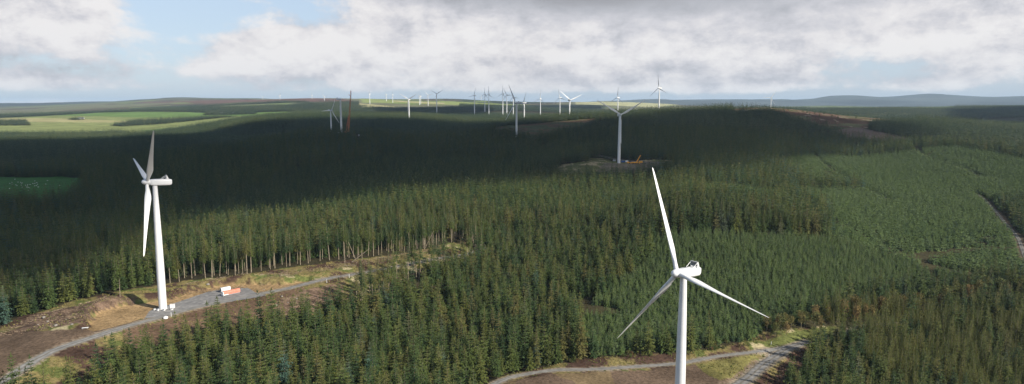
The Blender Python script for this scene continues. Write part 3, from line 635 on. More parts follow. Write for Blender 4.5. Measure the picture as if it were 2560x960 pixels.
scatter('spruce_wood', V_old, *S_old[0], 'dense mature spruce wood around both tracks, too many trees to count', 'spruce wood')
scatter('young_plantation', V_yng, *S_y[0], 'even young spruce plantation filling the slope behind the right hand turbine', 'plantation')
if S_l is not None and len(S_l[0]): scatter('larch_wood', V_lar, *S_l, 'yellow green larch wood at the lower right edge', 'larch wood')
scatter('shaded_spruce_forest', V_omid, *S_mo, 'dark spruce forest on the middle ridges, mostly under cloud shadow', 'forest')
scatter('hillside_plantation', V_ymid, *S_my, 'paler young spruce plantation on the right hillside below the clearing', 'plantation')
scatter('distant_woodland', V_far, *S_f, 'distant conifer woodland covering the hills before the horizon', 'woodland')
print('trees', time.time() - T0, len(S_mo[0]), len(S_my[0]), len(S_f[0]))

def gp0(p): return (float(p[0]), float(p[1]), float(ground(*p)))
# birches and scrub by the road junction, lone trees by the track, moor trees
def single(vs, name, q, p, s, lab, cat, grp, sz=None):
    z = float(ground(*p)); root = thing(name, (p[0], p[1], z - .1), lab, cat, grp, rnd.uniform(0, 6.28)); root.scale = (s, s, sz or s)
    obj('crown', vs[q][0], root); obj('trunk', vs[q][1], root); return root
for k in range(60):
    q_ = rnd.uniform(0, len(BIRL) - 1.01); bp_ = BIRL[int(q_)] * (1 - q_ % 1) + BIRL[int(q_) + 1] * (q_ % 1) + np.array((rnd.uniform(-4, 4), rnd.uniform(-6, 6))); u = 1925 + q_ * 99
    lab = 'autumn tinted birch on the roadside margin right of the lower rotor blade tip' if u < 2150 else 'rusty gold birch in the line between the plantation and the right corner stand'
    single(V_bir, 'birch_tree', k % 4, bp_, rnd.uniform(.75, 1.3) * (1.25 if u > 2120 else 1), lab, 'birch tree', 'autumn birches ' + ('beside the road' if u < 2150 else 'along the plantation edge'))
for k in range(90):
    t = rnd.random(); u = 1350 + 600 * t; v = np.interp(u, [1350, 1480, 1700, 1900, 1960], [918, 900, 886, 862, 838]) - rnd.uniform(0, 16)
    single(V_bus, 'roadside_bush', k % 3, hit(u, v), rnd.uniform(.4, .9), 'low bush in the green and rust scrub along the forest road', 'bush', 'bushes along the forest road')
for k in range(60):
    u = rnd.uniform(640, 1160); v = np.interp(u, [640, 760, 860, 1000, 1160], [800, 770, 755, 700, 652]) + rnd.uniform(0, 18)
    single(V_bus, 'verge_bush', k % 3, hit(u, v), rnd.uniform(.25, .6), 'small green bush on the rough verge below the straight gravel track', 'bush', 'bushes on the verge below the gravel track')
LONE = [(948, 735, 1.0, 'leftmost lone spruce below the track'), (987, 720, .95, 'lone spruce left of the middle pair on the verge'), (1016, 712, .98, 'lone spruce with bare lower trunk near the middle of the verge'), (1048, 700, 1.12, 'tallest lone spruce on the verge below the track'), (1130, 700, .9, 'rightmost lone spruce on the verge, beside the dark stand')]
for u, v, s, lab in LONE: single(V_edge, 'lone_spruce', int(u) % 5, hit(u, v), s * .85, lab, 'spruce tree', 'lone spruces on the verge', s * .8)
for k, (u, v, s_) in enumerate(((862, 662, 1.0), (905, 652, .8), (300, 742, .7), (1090, 628, .9))):
    q = hit(u, v); dm = MB().tube((0, 0, -.3), (.4, 0, 17 * s_), .26, .06, 7)
    for j in range(26):
        z = rnd.uniform(3, 16) * s_; a_ = rnd.uniform(0, 6.28); l = rnd.uniform(.6, 1.9) * (1.1 - z / 22); dm.tube((.4 * z / 17, 0, z), (.4 * z / 17 + l * math.cos(a_), l * math.sin(a_), z - .2 * l), .05, .015, 4)
    tag(obj('dead_spruce', dm.mesh('dead_spruce', M['palebark']), None, gp0(q)), 'bare grey dead spruce standing %s' % ('in front of the cut forest edge beyond the pad' if u > 500 else 'alone on the slope left of the tower shadow'), 'dead tree', 'dead spruces on the forest edge')
t_ = single(V_bus, 'broadleaf_tree', 0, hit(1372, 915), 2.3, 'bright green narrow broadleaf tree among the dark spruces above the forest road', 'broadleaf tree', None, 3.6)
MOORT = [(2000, 268), (2008, 276), (2018, 278), (2024, 283), (2037, 280), (2060, 282), (2080, 289), (2120, 286), (2066, 305), (1958, 271), (1970, 270), (2095, 292), (2140, 292), (2048, 288)]
for k, (u, v) in enumerate(MOORT):
    single(V_old, 'moor_spruce', k % 6, hit(u, v + 4, 1300), .62, 'scattered dark spruce standing alone on the rust coloured moor', 'spruce tree', 'scattered spruces on the moor', .45)

# ------------------------------------------------------------------ wind turbines
HUB = 78.0; RB = 45.0
def tower_mesh():
    return MB().lathe([(2.35, -.5), (2.35, 0), (2.3, 1), (2.28, 22), (2.10, 22.05), (2.12, 22.2), (2.0, 45), (1.75, 60), (1.35, HUB - 2.2)][0:4] + [(2.0, 45), (1.75, 60), (1.35, HUB - 2.0)], 32).mesh('tower', M['white'], True, 60)
def blade_mesh(pitch=1.48):
    b_ = MB(); rings = []; PT = pitch
    sec = [(1.2, 1.9, 1.0, 0), (2.6, 1.9, 1.0, 0), (5, 2.4, .72, .30), (8, 3.4, .42, .30), (10.5, 3.75, .30, .26), (15, 3.2, .25, .20), (22, 2.45, .22, .13), (30, 1.8, .20, .07), (38, 1.25, .18, .03), (43, .85, .17, .01), (44.6, .45, .17, 0), (RB, .12, .2, 0)]
    for r, ch, th, tw in sec:
        ring = []
        for k in range(16):
            t = 2 * math.pi * k / 16; x = math.cos(t); s = math.sin(t)
            if th < .9: cx = ch * (.5 * x + .5 - .30); w = ch * th * .5 * s * (.35 + .65 * (1 - x) / 2) * 1.25
            else: cx = ch * .5 * x; w = ch * .5 * s
            X_, Y_ = cx, w; ring.append((X_ * math.cos(tw + PT) - Y_ * math.sin(tw + PT), X_ * math.sin(tw + PT) + Y_ * math.cos(tw + PT) - .052 * r, r))
        rings.append(ring)
    return b_.loft(rings).mesh('blade', M['white'], True, 50)
def hub_mesh(): return MB().lathe([(.05, -3.1), (.7, -2.95), (1.25, -2.4), (1.65, -1.4), (1.8, 0), (1.8, 1.2), (1.5, 1.7)], 28, 'y').mesh('hub', M['white'], True, 60)
def nacelle_mesh():
    b_ = MB(); rings = []
    for y, w, h, zc in ((-2.6, 1.35, 1.35, 0), (-2.2, 1.75, 1.75, 0), (-.5, 1.85, 1.9, .05), (5.0, 1.85, 1.95, .08), (8.3, 1.80, 1.85, .12), (9.3, 1.45, 1.45, .2), (9.5, .9, .9, .25)):
        ring = []
        for k in range(24):
            t = 2 * math.pi * k / 24; c_, s_ = math.cos(t), math.sin(t); e = .42
            ring.append((w * math.copysign(abs(c_) ** e, c_), y, zc + h * math.copysign(abs(s_) ** e, s_)))
        rings.append(ring)
    return b_.loft(rings).mesh('nacelle', M['white'], True, 50)
def cooler_parts():
    f = MB(); z0 = 1.95
    for x in (-1.75, 1.75):
        f.box((x, 6.4, z0 + 1.1), (.14, .35, 2.4)); f.tube((x, 6.4, z0 + 2.2), (x, 3.6, z0 + .02), .10, n=6)
        f.add([(x - .06, 6.6, z0 + 2.3), (x + .06, 6.6, z0 + 2.3), (x + .06, 7.6, z0), (x - .06, 7.6, z0), (x - .06, 6.6, z0), (x + .06, 6.6, z0)], [(0, 1, 2, 3), (0, 3, 4), (1, 5, 2), (3, 2, 5, 4), (0, 4, 5, 1)])
    f.box((0, 6.4, z0 + 2.3), (3.64, .4, .14)); f.box((0, 6.4, z0 + .45), (3.64, .4, .14))
    for x in np.linspace(-1.2, 1.2, 5): f.box((x, 6.22, z0 + 1.37), (.07, .06, 1.75))
    p = MB(); p.box((0, 6.4, z0 + 1.37), (3.3, .22, 1.7))
    ms = MB(); ms.tube((-.9, 6.4, z0 + 2.37), (-.9, 6.4, z0 + 3.2), .05, n=6); ms.tube((.9, 6.4, z0 + 2.37), (.9, 6.4, z0 + 3.0), .05, n=6); ms.box((-.9, 6.4, z0 + 3.2), (.3, .1, .1))
    return f.mesh('cooler_frame', M['white']), p.mesh('cooler_grille', M['dark']), ms.mesh('wind_sensor', M['grey'])
BMF = blade_mesh(.12); TM, BM, HBM, NM = tower_mesh(), blade_mesh(), hub_mesh(), nacelle_mesh(); CFM, CGM, WSM = cooler_parts()
HTM = MB().box((-.5, 1.2, 2.03), (.9, .9, .12)).mesh('roof_hatch', M['grey'])
DRM = MB().box((0, -2.36, 2.6), (.9, .12, 2.1)).mesh('door', M['grey'])
FLM = MB().lathe([(2.75, -.3), (2.75, .35), (2.45, .4)], 28).mesh('foundation_ring', M['concrete'])
STM = MB().box((0, -3.2, .75), (1.4, 1.4, 1.5)).box((0, -4.3, .35), (1.4, 1.0, .7)).mesh('steps', M['grey'])
def turbine(p, z, yaw, phase, label, blades=3, near=False, grp='wind turbines across the forest', hub=HUB, sc=1.0, rotor=True, tower=1.0):
    t = thing('wind_turbine', (p[0], p[1], z), label, 'wind turbine', grp); t.scale = (sc,) * 3
    w = obj('tower', TM, t); w.scale = (1, 1, tower); 
    if near:
        w['label'] = 'tapered white steel tower'; obj('foundation_ring', FLM, t)
        if near == 2: obj('door', DRM, t, rot=(0, 0, 2.0)); obj('steps', STM, t, rot=(0, 0, 2.0))
    hz = (HUB - 2.0) * tower + 2.0
    nc_ = obj('nacelle', NM, t, (0, 0, hz), (math.radians(-3), 0, -yaw))
    obj('cooler_frame', CFM, nc_); obj('cooler_grille', CGM, nc_); obj('wind_sensor', WSM, nc_)
    if near: obj('roof_hatch', HTM, nc_)
    if rotor:
        n_ = np.array((-math.sin(yaw), -math.cos(yaw), .087)); hb = obj('hub', HBM, t, np.array((0, 0, hz + .1)) + n_ * 4.0, (math.radians(-5), 0, -yaw))
        for k in range(blades): obj('blade', BM if near else BMF, hb, rot=(0, phase + k * 2 * math.pi / 3, 0))
    return t
D = math.radians
# the two near machines
a, s = ray(1693, 683); d = 272; hubp = np.array((a * d, d)); nv = np.array((-math.sin(D(54)), -math.cos(D(54)))); pR = hubp - nv * 4.0
zR_hub = CAMZ + s * d; turbine(pR, zR_hub - HUB - .45, D(54), D(-21), 'nearest white turbine, its base below the frame, rotor facing left in front of the plantation', near=1)
a, s = ray(368, 455); d = 410; hubp = np.array((a * d, d)); pL = hubp - nv * 4.0
zL_hub = CAMZ + s * d; turbine(pL, float(ground(*pL)), D(54), D(45), 'tall white turbine on the gravel pad at the left, with one blade pointing straight down', near=2, tower=(zL_hub - .45 - 2 - float(ground(*pL))) / (HUB - 2))
print('L base', pL, ground(*pL), zL_hub, 'R', pR, zR_hub - HUB, ground(*pR))
G2 = 'distant wind turbines on the skyline'
def far_t(u, vh, d, yaw, ph, label, vb=None, grp=G2, blades=3, rotor=True):
    a, s = ray(u, vh); p = np.array((a * d, d)); zh = CAMZ + s * d; zb = float(ground(*p))
    if vb is not None: zb = min(zb, CAMZ + ray(u, vb)[1] * d)
    tw = max(.5, (zh - zb - 2) / (HUB - 2)); turbine(p, zb - .3, D(yaw), D(ph), label, grp=grp, tower=tw, blades=blades, rotor=rotor)
G1 = 'wind turbines in the middle distance'
far_t(1549.5, 287, 1072, -8, 60, 'white turbine beside the yellow crane, two blades raised in a wide V', grp=G1)
far_t(1291.5, 257.5, 1500, 42, -28, 'turbine in the centre on the dark ridge beside the curved brown track', grp=G1)
far_t(851, 247.5, 1570, 250, 0, 'turbine without blades beside the tall red lattice crane', grp=G1, rotor=False)
far_t(826.5, 276, 2000, -62, 147, 'turbine left of the red crane, one blade pointing down right', grp=G1, vb=330)
far_t(1022, 248.5, 2660, 20, 60, 'dark slim turbine standing alone on the shaded hill right of the red crane', grp=G1)
far_t(1310.5, 257.5, 2560, 60, 25, 'white turbine just right of the central one, one blade raised to the right', grp=G1)
far_t(1424, 250.5, 2150, -25, 67, 'white turbine with a blade pointing right, between the centre and the yellow crane', grp=G1)
far_t(1648.5, 220, 2250, 60, -8, 'tall grey turbine behind the wooded crest right of the yellow crane', grp=G1)
far_t(1545, 244, 2900, 50, 3, 'turbine half hidden behind the crest, right above the V shaped rotor', grp=G1)
far_t(1400, 244, 3300, 40, -13, 'distant turbine just left of the one with a blade pointing right', vb=270)
far_t(1351, 247, 3500, 35, 6, 'distant turbine alone on the skyline right of the centre', vb=268)
far_t(1283, 243, 3700, 35, -22, 'distant turbine partly behind the rotor of the central turbine', vb=265)
far_t(1267, 237.5, 3800, 30, -28, 'second of the skyline turbines left of the central one', vb=258.5)
far_t(1257, 234.5, 3600, 45, 3, 'third of the skyline turbines left of the central one, blade straight up', vb=257.5)
far_t(1222, 236, 3700, 30, 0, 'right one of the skyline pair above the left forest hump, blade upright', vb=259)
far_t(1212, 236, 4300, 40, 2, 'left one of the skyline pair above the forest hump', vb=254)
far_t(1186, 239, 3700, 50, 20, 'dim grey turbine standing left of the skyline pair', vb=267)
far_t(1091.5, 234.5, 3800, 5, 60, 'distant turbine with two blades raised in a V above the low wood', vb=264)
far_t(1070, 238, 5300, 10, -42, 'small turbine left of the one with its blades raised in a V', vb=254)
far_t(1048.5, 240, 5400, 60, -35, 'left one of two small turbines standing close together', vb=255.5)
far_t(1051.5, 240.5, 5600, 70, 15, 'right one of two small turbines standing close together', vb=255)
far_t(981.5, 237, 5800, 60, 5, 'small turbine with an upright blade on the sunlit pasture', vb=250)
far_t(965.5, 236, 6200, 80, 80, 'small turbine left of the one on the sunlit pasture, blades level', vb=247.5)
far_t(924, 235, 5500, 65, 20, 'small turbine on the pale green skyline right of the red crane', vb=247)
far_t(811, 242, 6300, 30, -45, 'tiny turbine on the skyline just left of the red crane', vb=250)
far_t(780, 241, 6800, 30, 8, 'tiny white turbine on the brown moor left of the red crane', vb=249)
far_t(700, 242, 6900, 40, 35, 'tiny turbine on the brown moor with a blade raised to the right', vb=249)
far_t(657, 246, 8000, 20, 60, 'leftmost and faintest turbine on the moor skyline', vb=251)
far_t(1203, 248, 8000, 20, 10, 'faint turbine low on the skyline below the pair', vb=253)
far_t(1928, 244, 3900, 20, 32, 'grey turbine alone on the heather summit at the right', vb=268)

# ------------------------------------------------------------------ site furniture
def gp(p, dz=0): return (float(p[0]), float(p[1]), float(ground(*p)) + dz)
trk_dir = hit(640, 735) - hit(540, 757); ang = math.atan2(trk_dir[1], trk_dir[0])
# covered loads on the crane pad
p = hit(577, 736); c_ = thing('covered_trailer', gp(p, .06), 'salmon covered load with a rounded top and a white end frame on the gravel pad', 'trailer', rz=ang)
b_ = MB(); rings = []
for x in np.linspace(-5.2, 6.0, 12):
    ring = []; sag = .04 * math.sin(x * 4)
    for k in range(13):
        t = math.pi * k / 12; ring.append((x, 1.35 * math.cos(t) * (1 + .02 * math.sin(x * 3)), 1.7 + 1.5 * math.sin(t) + sag))
    ring += [(x, -1.35, .7), (x, 1.35, .7)]; rings.append(ring)
obj('cover', b_.loft(rings).mesh('cover', M['salmon'], True, 50), c_)
obj('end_frame', MB().box((-5.6, 0, 1.45), (.5, 2.9, 2.6)).box((-4.2, -1.75, .9), (3.4, .7, .5)).mesh('end_frame', M['cwhite']), c_)
obj('skid', MB().box((.3, 0, .38), (11, 2.4, .5)).mesh('skid', M['grey']), c_)
p = hit(562, 730) + np.array((0, 1.)); c_ = thing('white_container', gp(p, .06), 'white rounded container standing behind the salmon covered load', 'container', rz=ang)
rings = []
for x in np.linspace(-3.2, 3.2, 8):
    rings.append([(x, 1.25 * math.copysign(abs(math.cos(t)) ** .5, math.cos(t)), 1.75 + 1.35 * math.copysign(abs(math.sin(t)) ** .5, math.sin(t))) for t in np.linspace(0, 2 * math.pi, 17)[:-1]])
obj('body', MB().loft(rings).mesh('body', M['cwhite'], True, 50), c_)
obj('skid', MB().box((0, 0, .22), (6, 2.2, .36)).mesh('skid', M['grey']), c_); obj('door', MB().box((-3.26, 0, 1.75), (.1, 1.8, 2.0)).mesh('door', M['grey']), c_)
# around the left tower foot
for k, (dx, dy, sx, sy, sz, lab) in enumerate(((5.2, 1.5, 2.6, 1.8, 2.2, 'pale transformer kiosk right beside the left tower foot'), (-3.6, -2.8, 1.0, 1.0, .9, 'small white crate left of the tower foot'), (-1.0, -4.2, 1.0, .9, 1.1, 'white crate in front of the left tower foot'), (2.6, -3.9, 1.2, 1.0, .9, 'white crate at the front right of the tower foot'), (6.6, -2.0, 1.1, 1.1, .9, 'white crate farthest right of the tower foot'))):
    q = pL + np.array((dx, dy)); nm = 'transformer_kiosk' if k == 0 else 'equipment_crate'
    t = thing(nm, gp(q, .06), lab, 'kiosk' if k == 0 else 'crate', None if k == 0 else 'crates round the tower foot', rnd.uniform(-.5, .5))
    obj('body', MB().box((0, 0, sz / 2 + .1), (sx, sy, sz)).mesh('body', M['cwhite']), t); obj('lid', MB().box((0, 0, sz + .16), (sx + .14, sy + .14, .12)).mesh('lid', M['grey'] if k else M['cwhite']), t)
def marker(u, v, lab, h=1.5):
    t = thing('marker_post', gp(hit(u, v), 0), lab, 'marker post', 'white marker posts beside the tracks')
    obj('post', MB().tube((0, 0, -.3), (0, 0, h), .16, .14, 10).mesh('post', M['cwhite'], True), t); obj('cap', MB().tube((0, 0, h), (0, 0, h + .22), .19, .16, 10).mesh('cap', M['hivis'] if h < 1.4 else M['cwhite']), t)
marker(428, 791, 'white marker post on the track edge below the left turbine', 2.2); marker(817, 707, 'white marker post left of the rock debris on the straight track', 2.4)
marker(873, 695, 'white marker post farther right along the straight track', 2.6); marker(1928, 862, 'white marker post at the fork of the forest road', 1.8); marker(1922, 893, 'white marker post on the corner of the road junction', 1.8)
def rock(p, s, lab, cat, nm='boulder', m='cwhite', seed=0, grp=None, zz=.8):
    g = random.Random(seed); b_ = MB(); prof = []; rings = []
    for i in range(6):
        f = math.pi * i / 5; rings.append([(s * math.sin(f) * math.cos(t) * g.uniform(.8, 1.15) + .01 * math.cos(t), s * math.sin(f) * math.sin(t) * g.uniform(.8, 1.15) + .01 * math.sin(t), -s * zz * math.cos(f)) for t in np.linspace(0, 6.283, 10)[:-1]])
    o = obj(nm, b_.loft(rings).mesh(nm, M[m], True, 35), None, gp(p, s * zz * .6)); return tag(o, lab, cat, grp)
rock(hit(414, 797), 1.35, 'round white bulk bag on the track edge just below the left turbine', 'bulk bag', 'bulk_bag', seed=3)
t = thing('site_board', gp(hit(213, 822), .1), 'pale flat board lying where the bare soil meets the brown bank', 'board', rz=.3); obj('panel', MB().box((0, 0, .5), (3.2, 1.2, .12)).mesh('panel', M['cwhite']), t); obj('support', MB().box((-1.2, 0, .2), (.2, 1, .5)).box((1.2, 0, .2), (.2, 1, .5)).mesh('support', M['grey']), t)
ROCKS = [(95, 812), (120, 805), (140, 815), (165, 800), (180, 812), (110, 795), (720, 757), (742, 748), (690, 765), (765, 738), (705, 742), (520, 712), (660, 725)]
for k, (u, v) in enumerate(ROCKS): rock(hit(u, v), .5 + .35 * (k % 3), ('pale stone in the rubble heap left of the brown bank' if u < 300 else 'pale stone in the debris beside the gravel track'), 'stone', 'stone', 'stone', 20 + k, 'pale stones ' + ('in the left rubble' if u < 300 else 'by the track'), .6)
# leaning and fallen trunks on the forest edge
def log(u, v, dx, dz, lean, L_, lab, k):
    p = hit(u, v); t = MB().tube((0, 0, 0), (dx * L_, 0, dz * L_), .28, .14, 8)
    for q in range(5): f = .25 + .14 * q; t.tube((dx * L_ * f, 0, dz * L_ * f), (dx * L_ * f + rnd.uniform(-.7, .7), rnd.uniform(-1, 1), dz * L_ * f + .7), .05, .02, 4)
    tag(obj('fallen_trunk', t.mesh('fallen_trunk', M['palebark'], True), None, gp(p, .25), (0, 0, lean)), lab, 'fallen trunk', 'fallen and leaning trunks on the forest edge')
log(880, 656, .8, .6, .2, 17, 'pale trunk leaning right out of the forest edge, left one', 0); log(890, 652, -.35, .93, 0, 16, 'pale trunk leaning left across the other leaning trunks', 1)
log(1062, 622, .45, .89, .1, 17, 'pale trunk leaning right on the forest edge near its far end', 2); log(940, 646, .97, .04, .15, 9, 'thick pale log lying flat on the cut edge', 3)
log(860, 665, .95, .1, -.2, 10, 'pale log lying low below the leaning trunks', 4); log(700, 690, .96, .02, .5, 7, 'grey log lying on the grass above the pad bank', 5)
log(640, 790, .98, .03, .4, 6, 'pale log on the brown debris below the track', 6)
# brash: felling waste too mixed to count
def brash(name, areas, n_, label):
    b_ = []
    for P, k in areas:
        x0, y0 = P.min(0); x1, y1 = P.max(0); c_ = 0; tries = 0
        while c_ < k and tries < k * 40:
            tries += 1; x, y = rnd.uniform(x0, x1), rnd.uniform(y0, y1)
            if not inside(P, np.array([x]), np.array([y]))[0] or vnoise(np.array([x]), np.array([y]), 9, 150)[0] < -.12: continue
            c_ += 1; a_ = rnd.uniform(0, 6.28); l = rnd.uniform(.5, 2.6); w = rnd.uniform(.05, .16); z = float(ground(x, y)) + rnd.uniform(.05, .6); d = np.array((math.cos(a_), math.sin(a_), rnd.uniform(-.25, .35))); s_ = np.array((-d[1], d[0], 0)) * w; p = np.array((x, y, z)); q = p + d * l; u_ = np.array((0, 0, w * 1.6))
            b_ += [p - s_, p + s_, q, p + s_, p + u_, q, p + u_, p - s_, q]
    t = np.array(b_); m = noisy(mat(name, rough=1, spec=.05), (.085, .055, .035), (.30, .23, .16), .8, .35, .62, 2)
    return tag(obj(name, tri_mesh(name, t, len(t) // 3, m)), label, 'brash', None, 'stuff')
brash('brash', [(poly((-20, 845), (40, 800), (180, 765), (300, 740), (330, 750), (245, 775), (212, 815), (100, 828)), 1100), (poly((640, 800), (660, 775), (760, 725), (860, 705), (880, 760), (740, 800)), 1600),
                (poly((430, 728), (480, 704), (700, 680), (900, 652), (1100, 618), (1170, 606), (1170, 618), (1000, 650), (860, 672), (700, 698)), 2600), (SOIL3, 700), (poly((800, 690), (1160, 640), (1100, 664), (960, 715), (860, 720)), 600)], 0, 'felling waste of twigs and stumps scattered over the cleared ground')
# grass and heath tufts on the open ground
def tufts(name, areas, m, label):
    out = []
    for P, k in areas:
        x0, y0 = P.min(0); x1, y1 = P.max(0); X = rs.uniform(x0, x1, k * 3); Y = rs.uniform(y0, y1, k * 3); q = inside(P, X, Y) & (vnoise(X, Y, 8, 160) > -.05)
        q &= ~inside(PAD1, X, Y) & ~inside(BANK, X, Y) & (pdist(TRK1, X, Y)[0] > 4) & (pdist(TRK2, X, Y)[0] > 3) & (pdist(TRK3, X, Y)[0] > 4.5) & ~inside(SOIL1A, X, Y) & ~inside(PAD2, X, Y)
        X, Y = X[q][:k], Y[q][:k]; Z = ground(X, Y)
        for x, y, z in zip(X, Y, Z):
            h = rnd.uniform(.25, .8)
            for j in range(4):
                a_ = rnd.uniform(0, 6.28); r_ = rnd.uniform(.15, .5); out += [(x + r_ * math.cos(a_), y + r_ * math.sin(a_), z - .05), (x + r_ * math.cos(a_ + 1.3), y + r_ * math.sin(a_ + 1.3), z - .05), (x + r_ * .9 * math.cos(a_ + .6), y + r_ * .9 * math.sin(a_ + .6), z + h)]
    t = np.array(out); return tag(obj(name, tri_mesh(name, t, len(t) // 3, m)), label, 'grass', None, 'stuff')
gmt = noisy(mat('rough grass', rough=1, spec=.05), (.09, .12, .03), (.30, .25, .10), .12, .38, .6, 4, coord='Object', c3=(.17, .17, .055))
tufts('rough_grass', [(SITE1, 9000), (SITE2, 7000)], gmt, 'rough tawny and green grass tufts over the open ground')

# yellow mobile crane and boxes at the far pad
p = hit(1588, 409, 800); sc_ = 1.0
t = thing('yellow_crane', gp(p, .1), 'yellow mobile crane with a short raised boom beside the turbine with the V shaped rotor', 'mobile crane')
obj('carrier', MB().box((-2, 0, 1.3), (17, 2.9, 1.3)).box((-1, 0, 2.3), (9, 2.7, .9)).mesh('carrier', M['crane_yellow']), t)
obj('counterweight', MB().box((8.5, 0, 2.6), (5.5, 3.2, 2.4)).mesh('counterweight', M['crane_yellow']), t)
obj('cab', MB().box((-11.6, 0, 2.0), (2.6, 2.8, 2.6), taper=.88).mesh('cab', M['crane_yellow']), t); obj('boom', MB().tube((2.5, 0, 3.0), (8.2, 0, 13.2), .95, .8, 6).tube((2.0, .1, 2.6), (3.2, .1, 4.2), 1.2, 1.0, 6).mesh('boom', M['crane_yellow']), t)
for k in range(6):
    for sd in (-1.25, 1.25): obj('wheel', MB().tube((-9 + k * 2.9, sd, .65), (-9 + k * 2.9, sd + .35 * (1 if sd > 0 else -1), .65), .65, n=14).mesh('wheel', M['rubber']), t)
for sd in (-1, 1):
    for x in (-7, 6): obj('outrigger', MB().box((x, sd * 2.6, .9), (.5, 2.6, .4)).box((x, sd * 3.7, .45), (.9, .9, .9)).mesh('outrigger', M['crane_yellow']), t)
for k, (u, v, m, lab, L_) in enumerate(((1558, 405, 'blue', 'blue site container right of the tower foot near the yellow crane', 6), (1567, 404, 'cwhite', 'white site cabin between the blue container and the yellow crane', 4), (1536, 402, 'cwhite', 'white site cabin left of the tower foot, near the yellow crane', 5))):
    t = thing('site_container', gp(hit(u, v + 1, 800), 0), lab, 'container', 'site containers at the far pad'); obj('body', MB().box((0, 0, 1.45), (L_, 2.5, 2.6)).mesh('body', M[m]), t); obj('door', MB().box((L_ / 2 + .05, 0, 1.4), (.1, 1.6, 2.2)).mesh('door', M['grey']), t); obj('roof', MB().box((0, 0, 2.82), (L_ + .15, 2.65, .14)).mesh('roof', M['grey']), t)
# red crawler crane
dC = 1575; p = np.array((ray(871, 332)[0] * dC, dC)); zc = float(ground(*p)); t = thing('crawler_crane', (p[0], p[1], zc), 'tall red lattice boom crawler crane beside the turbine without blades', 'crawler crane')
mpx = dC / F
def lattice(p, q, w, n_, m, r=.22):
    b_ = MB(); p = np.array(p, float); q = np.array(q, float); d = (q - p) / np.linalg.norm(q - p); a_ = np.cross(d, (0, 1., 0)); a_ /= np.linalg.norm(a_); c_ = np.cross(d, a_); cr = [a_ + c_, a_ - c_, -a_ - c_, -a_ + c_]
    for c in cr: b_.tube(p + c * w * .5, q + c * w * .4, r, r * .8, 5)
    for i in range(n_):
        f0, f1 = i / n_, (i + 1) / n_; P0 = p + (q - p) * f0; P1 = p + (q - p) * f1
        for j in range(4): b_.tube(P0 + cr[j] * w * .5, P1 + cr[(j + 1) % 4] * w * .46, r * .6, n=4); b_.tube(P0 + cr[j] * w * .5, P0 + cr[(j + 1) % 4] * w * .5, r * .55, n=4)
    return b_
obj('main_boom', lattice((0, 0, 2.5), (8 * mpx, 0, 90 * mpx), 2.6, 26, M['crane_red'], .25).mesh('main_boom', M['crane_red']), t)
obj('jib', lattice((8 * mpx, 0, 90 * mpx), (9.5 * mpx, 0, 106 * mpx), 1.6, 6, M['crane_red'], .25).tube((8 * mpx, 0, 92 * mpx), (3.5 * mpx, 0, 97 * mpx), .4, n=5).mesh('jib', M['crane_red']), t)
obj('derrick_mast', lattice((-6 * mpx, 0, 2.5), (1.5 * mpx, 0, 44 * mpx), 1.3, 14, M['crane_red'], .2).mesh('derrick_mast', M['crane_red']), t)
obj('stay_rope', MB().tube((1.5 * mpx, 0, 44 * mpx), (8 * mpx, 0, 90 * mpx), .10, n=4).mesh('stay_rope', M['grey']), t)
obj('body', MB().box((-3, 0, 3.4), (10, 4.5, 2.8)).box((-8, 0, 3.2), (3, 5, 3.4)).mesh('body', M['crane_red']), t); obj('crawler', MB().box((-1, 3.0, .8), (9, 1.3, 1.6)).mesh('crawler', M['rubber']), t); obj('crawler', MB().box((-1, -3.0, .8), (9, 1.3, 1.6)).mesh('crawler', M['rubber']), t)
for k, (u, L_, lab) in enumerate(((842, 15, 'white blade sections laid on the ground left of the turbine without blades'), (902, 11, 'white cabin row on the shaded hill right of the red crane'))):
    q = np.array((ray(u, 331)[0] * 1560, 1560.)); t = thing('blade_cradle' if k == 0 else 'site_cabin', gp(q, 2.0 if k == 0 else .5), lab, 'blade load' if k == 0 else 'cabin')
    if k == 0: obj('blade_section', MB().lathe([(.2, -7), (.6, -5), (1.0, 3), (.9, 7)], 12, 'y').mesh('blade_section', M['white'], True), t, rot=(0, 0, math.pi / 2)); obj('cradle', MB().box((-3, 0, -1.2), (1, 2.4, 1.6)).box((3, 0, -1.2), (1, 2.4, 1.6)).mesh('cradle', M['grey']), t)
    else: obj('body', MB().box((0, 0, 1.6), (11, 3, 3)).mesh('body', M['cwhite']), t); obj('window', MB().box((0, -1.53, 1.9), (8, .08, .8)).mesh('window', M['glass']), t); obj('roof', MB().box((0, 0, 3.2), (11.3, 3.3, .2)).mesh('roof', M['grey']), t)
# mast and hut on the heather summit
q = hit(1938, 268.5, 1300); t = thing('radio_mast', gp(q, 0), 'thin lattice radio mast on the heather summit beside the grey turbine', 'radio mast'); obj('lattice', lattice((0, 0, 0), (0, .01, 16), 1.0, 10, M['grey'], .14).mesh('lattice', M['grey']), t); obj('antenna', MB().tube((0, 0, 16), (0, 0, 20), .12, n=5).mesh('antenna', M['grey']), t)
q = hit(1942, 269, 1300); t = thing('summit_hut', gp(q, 0), 'small white hut on the heather summit beside the radio mast', 'hut'); obj('wall', MB().box((0, 0, 1.5), (9, 4, 3)).mesh('wall', M['render']), t); obj('roof', MB().box((0, 0, 3.2), (9.4, 4.4, .4), taper=.9).mesh('roof', M['slate']), t)

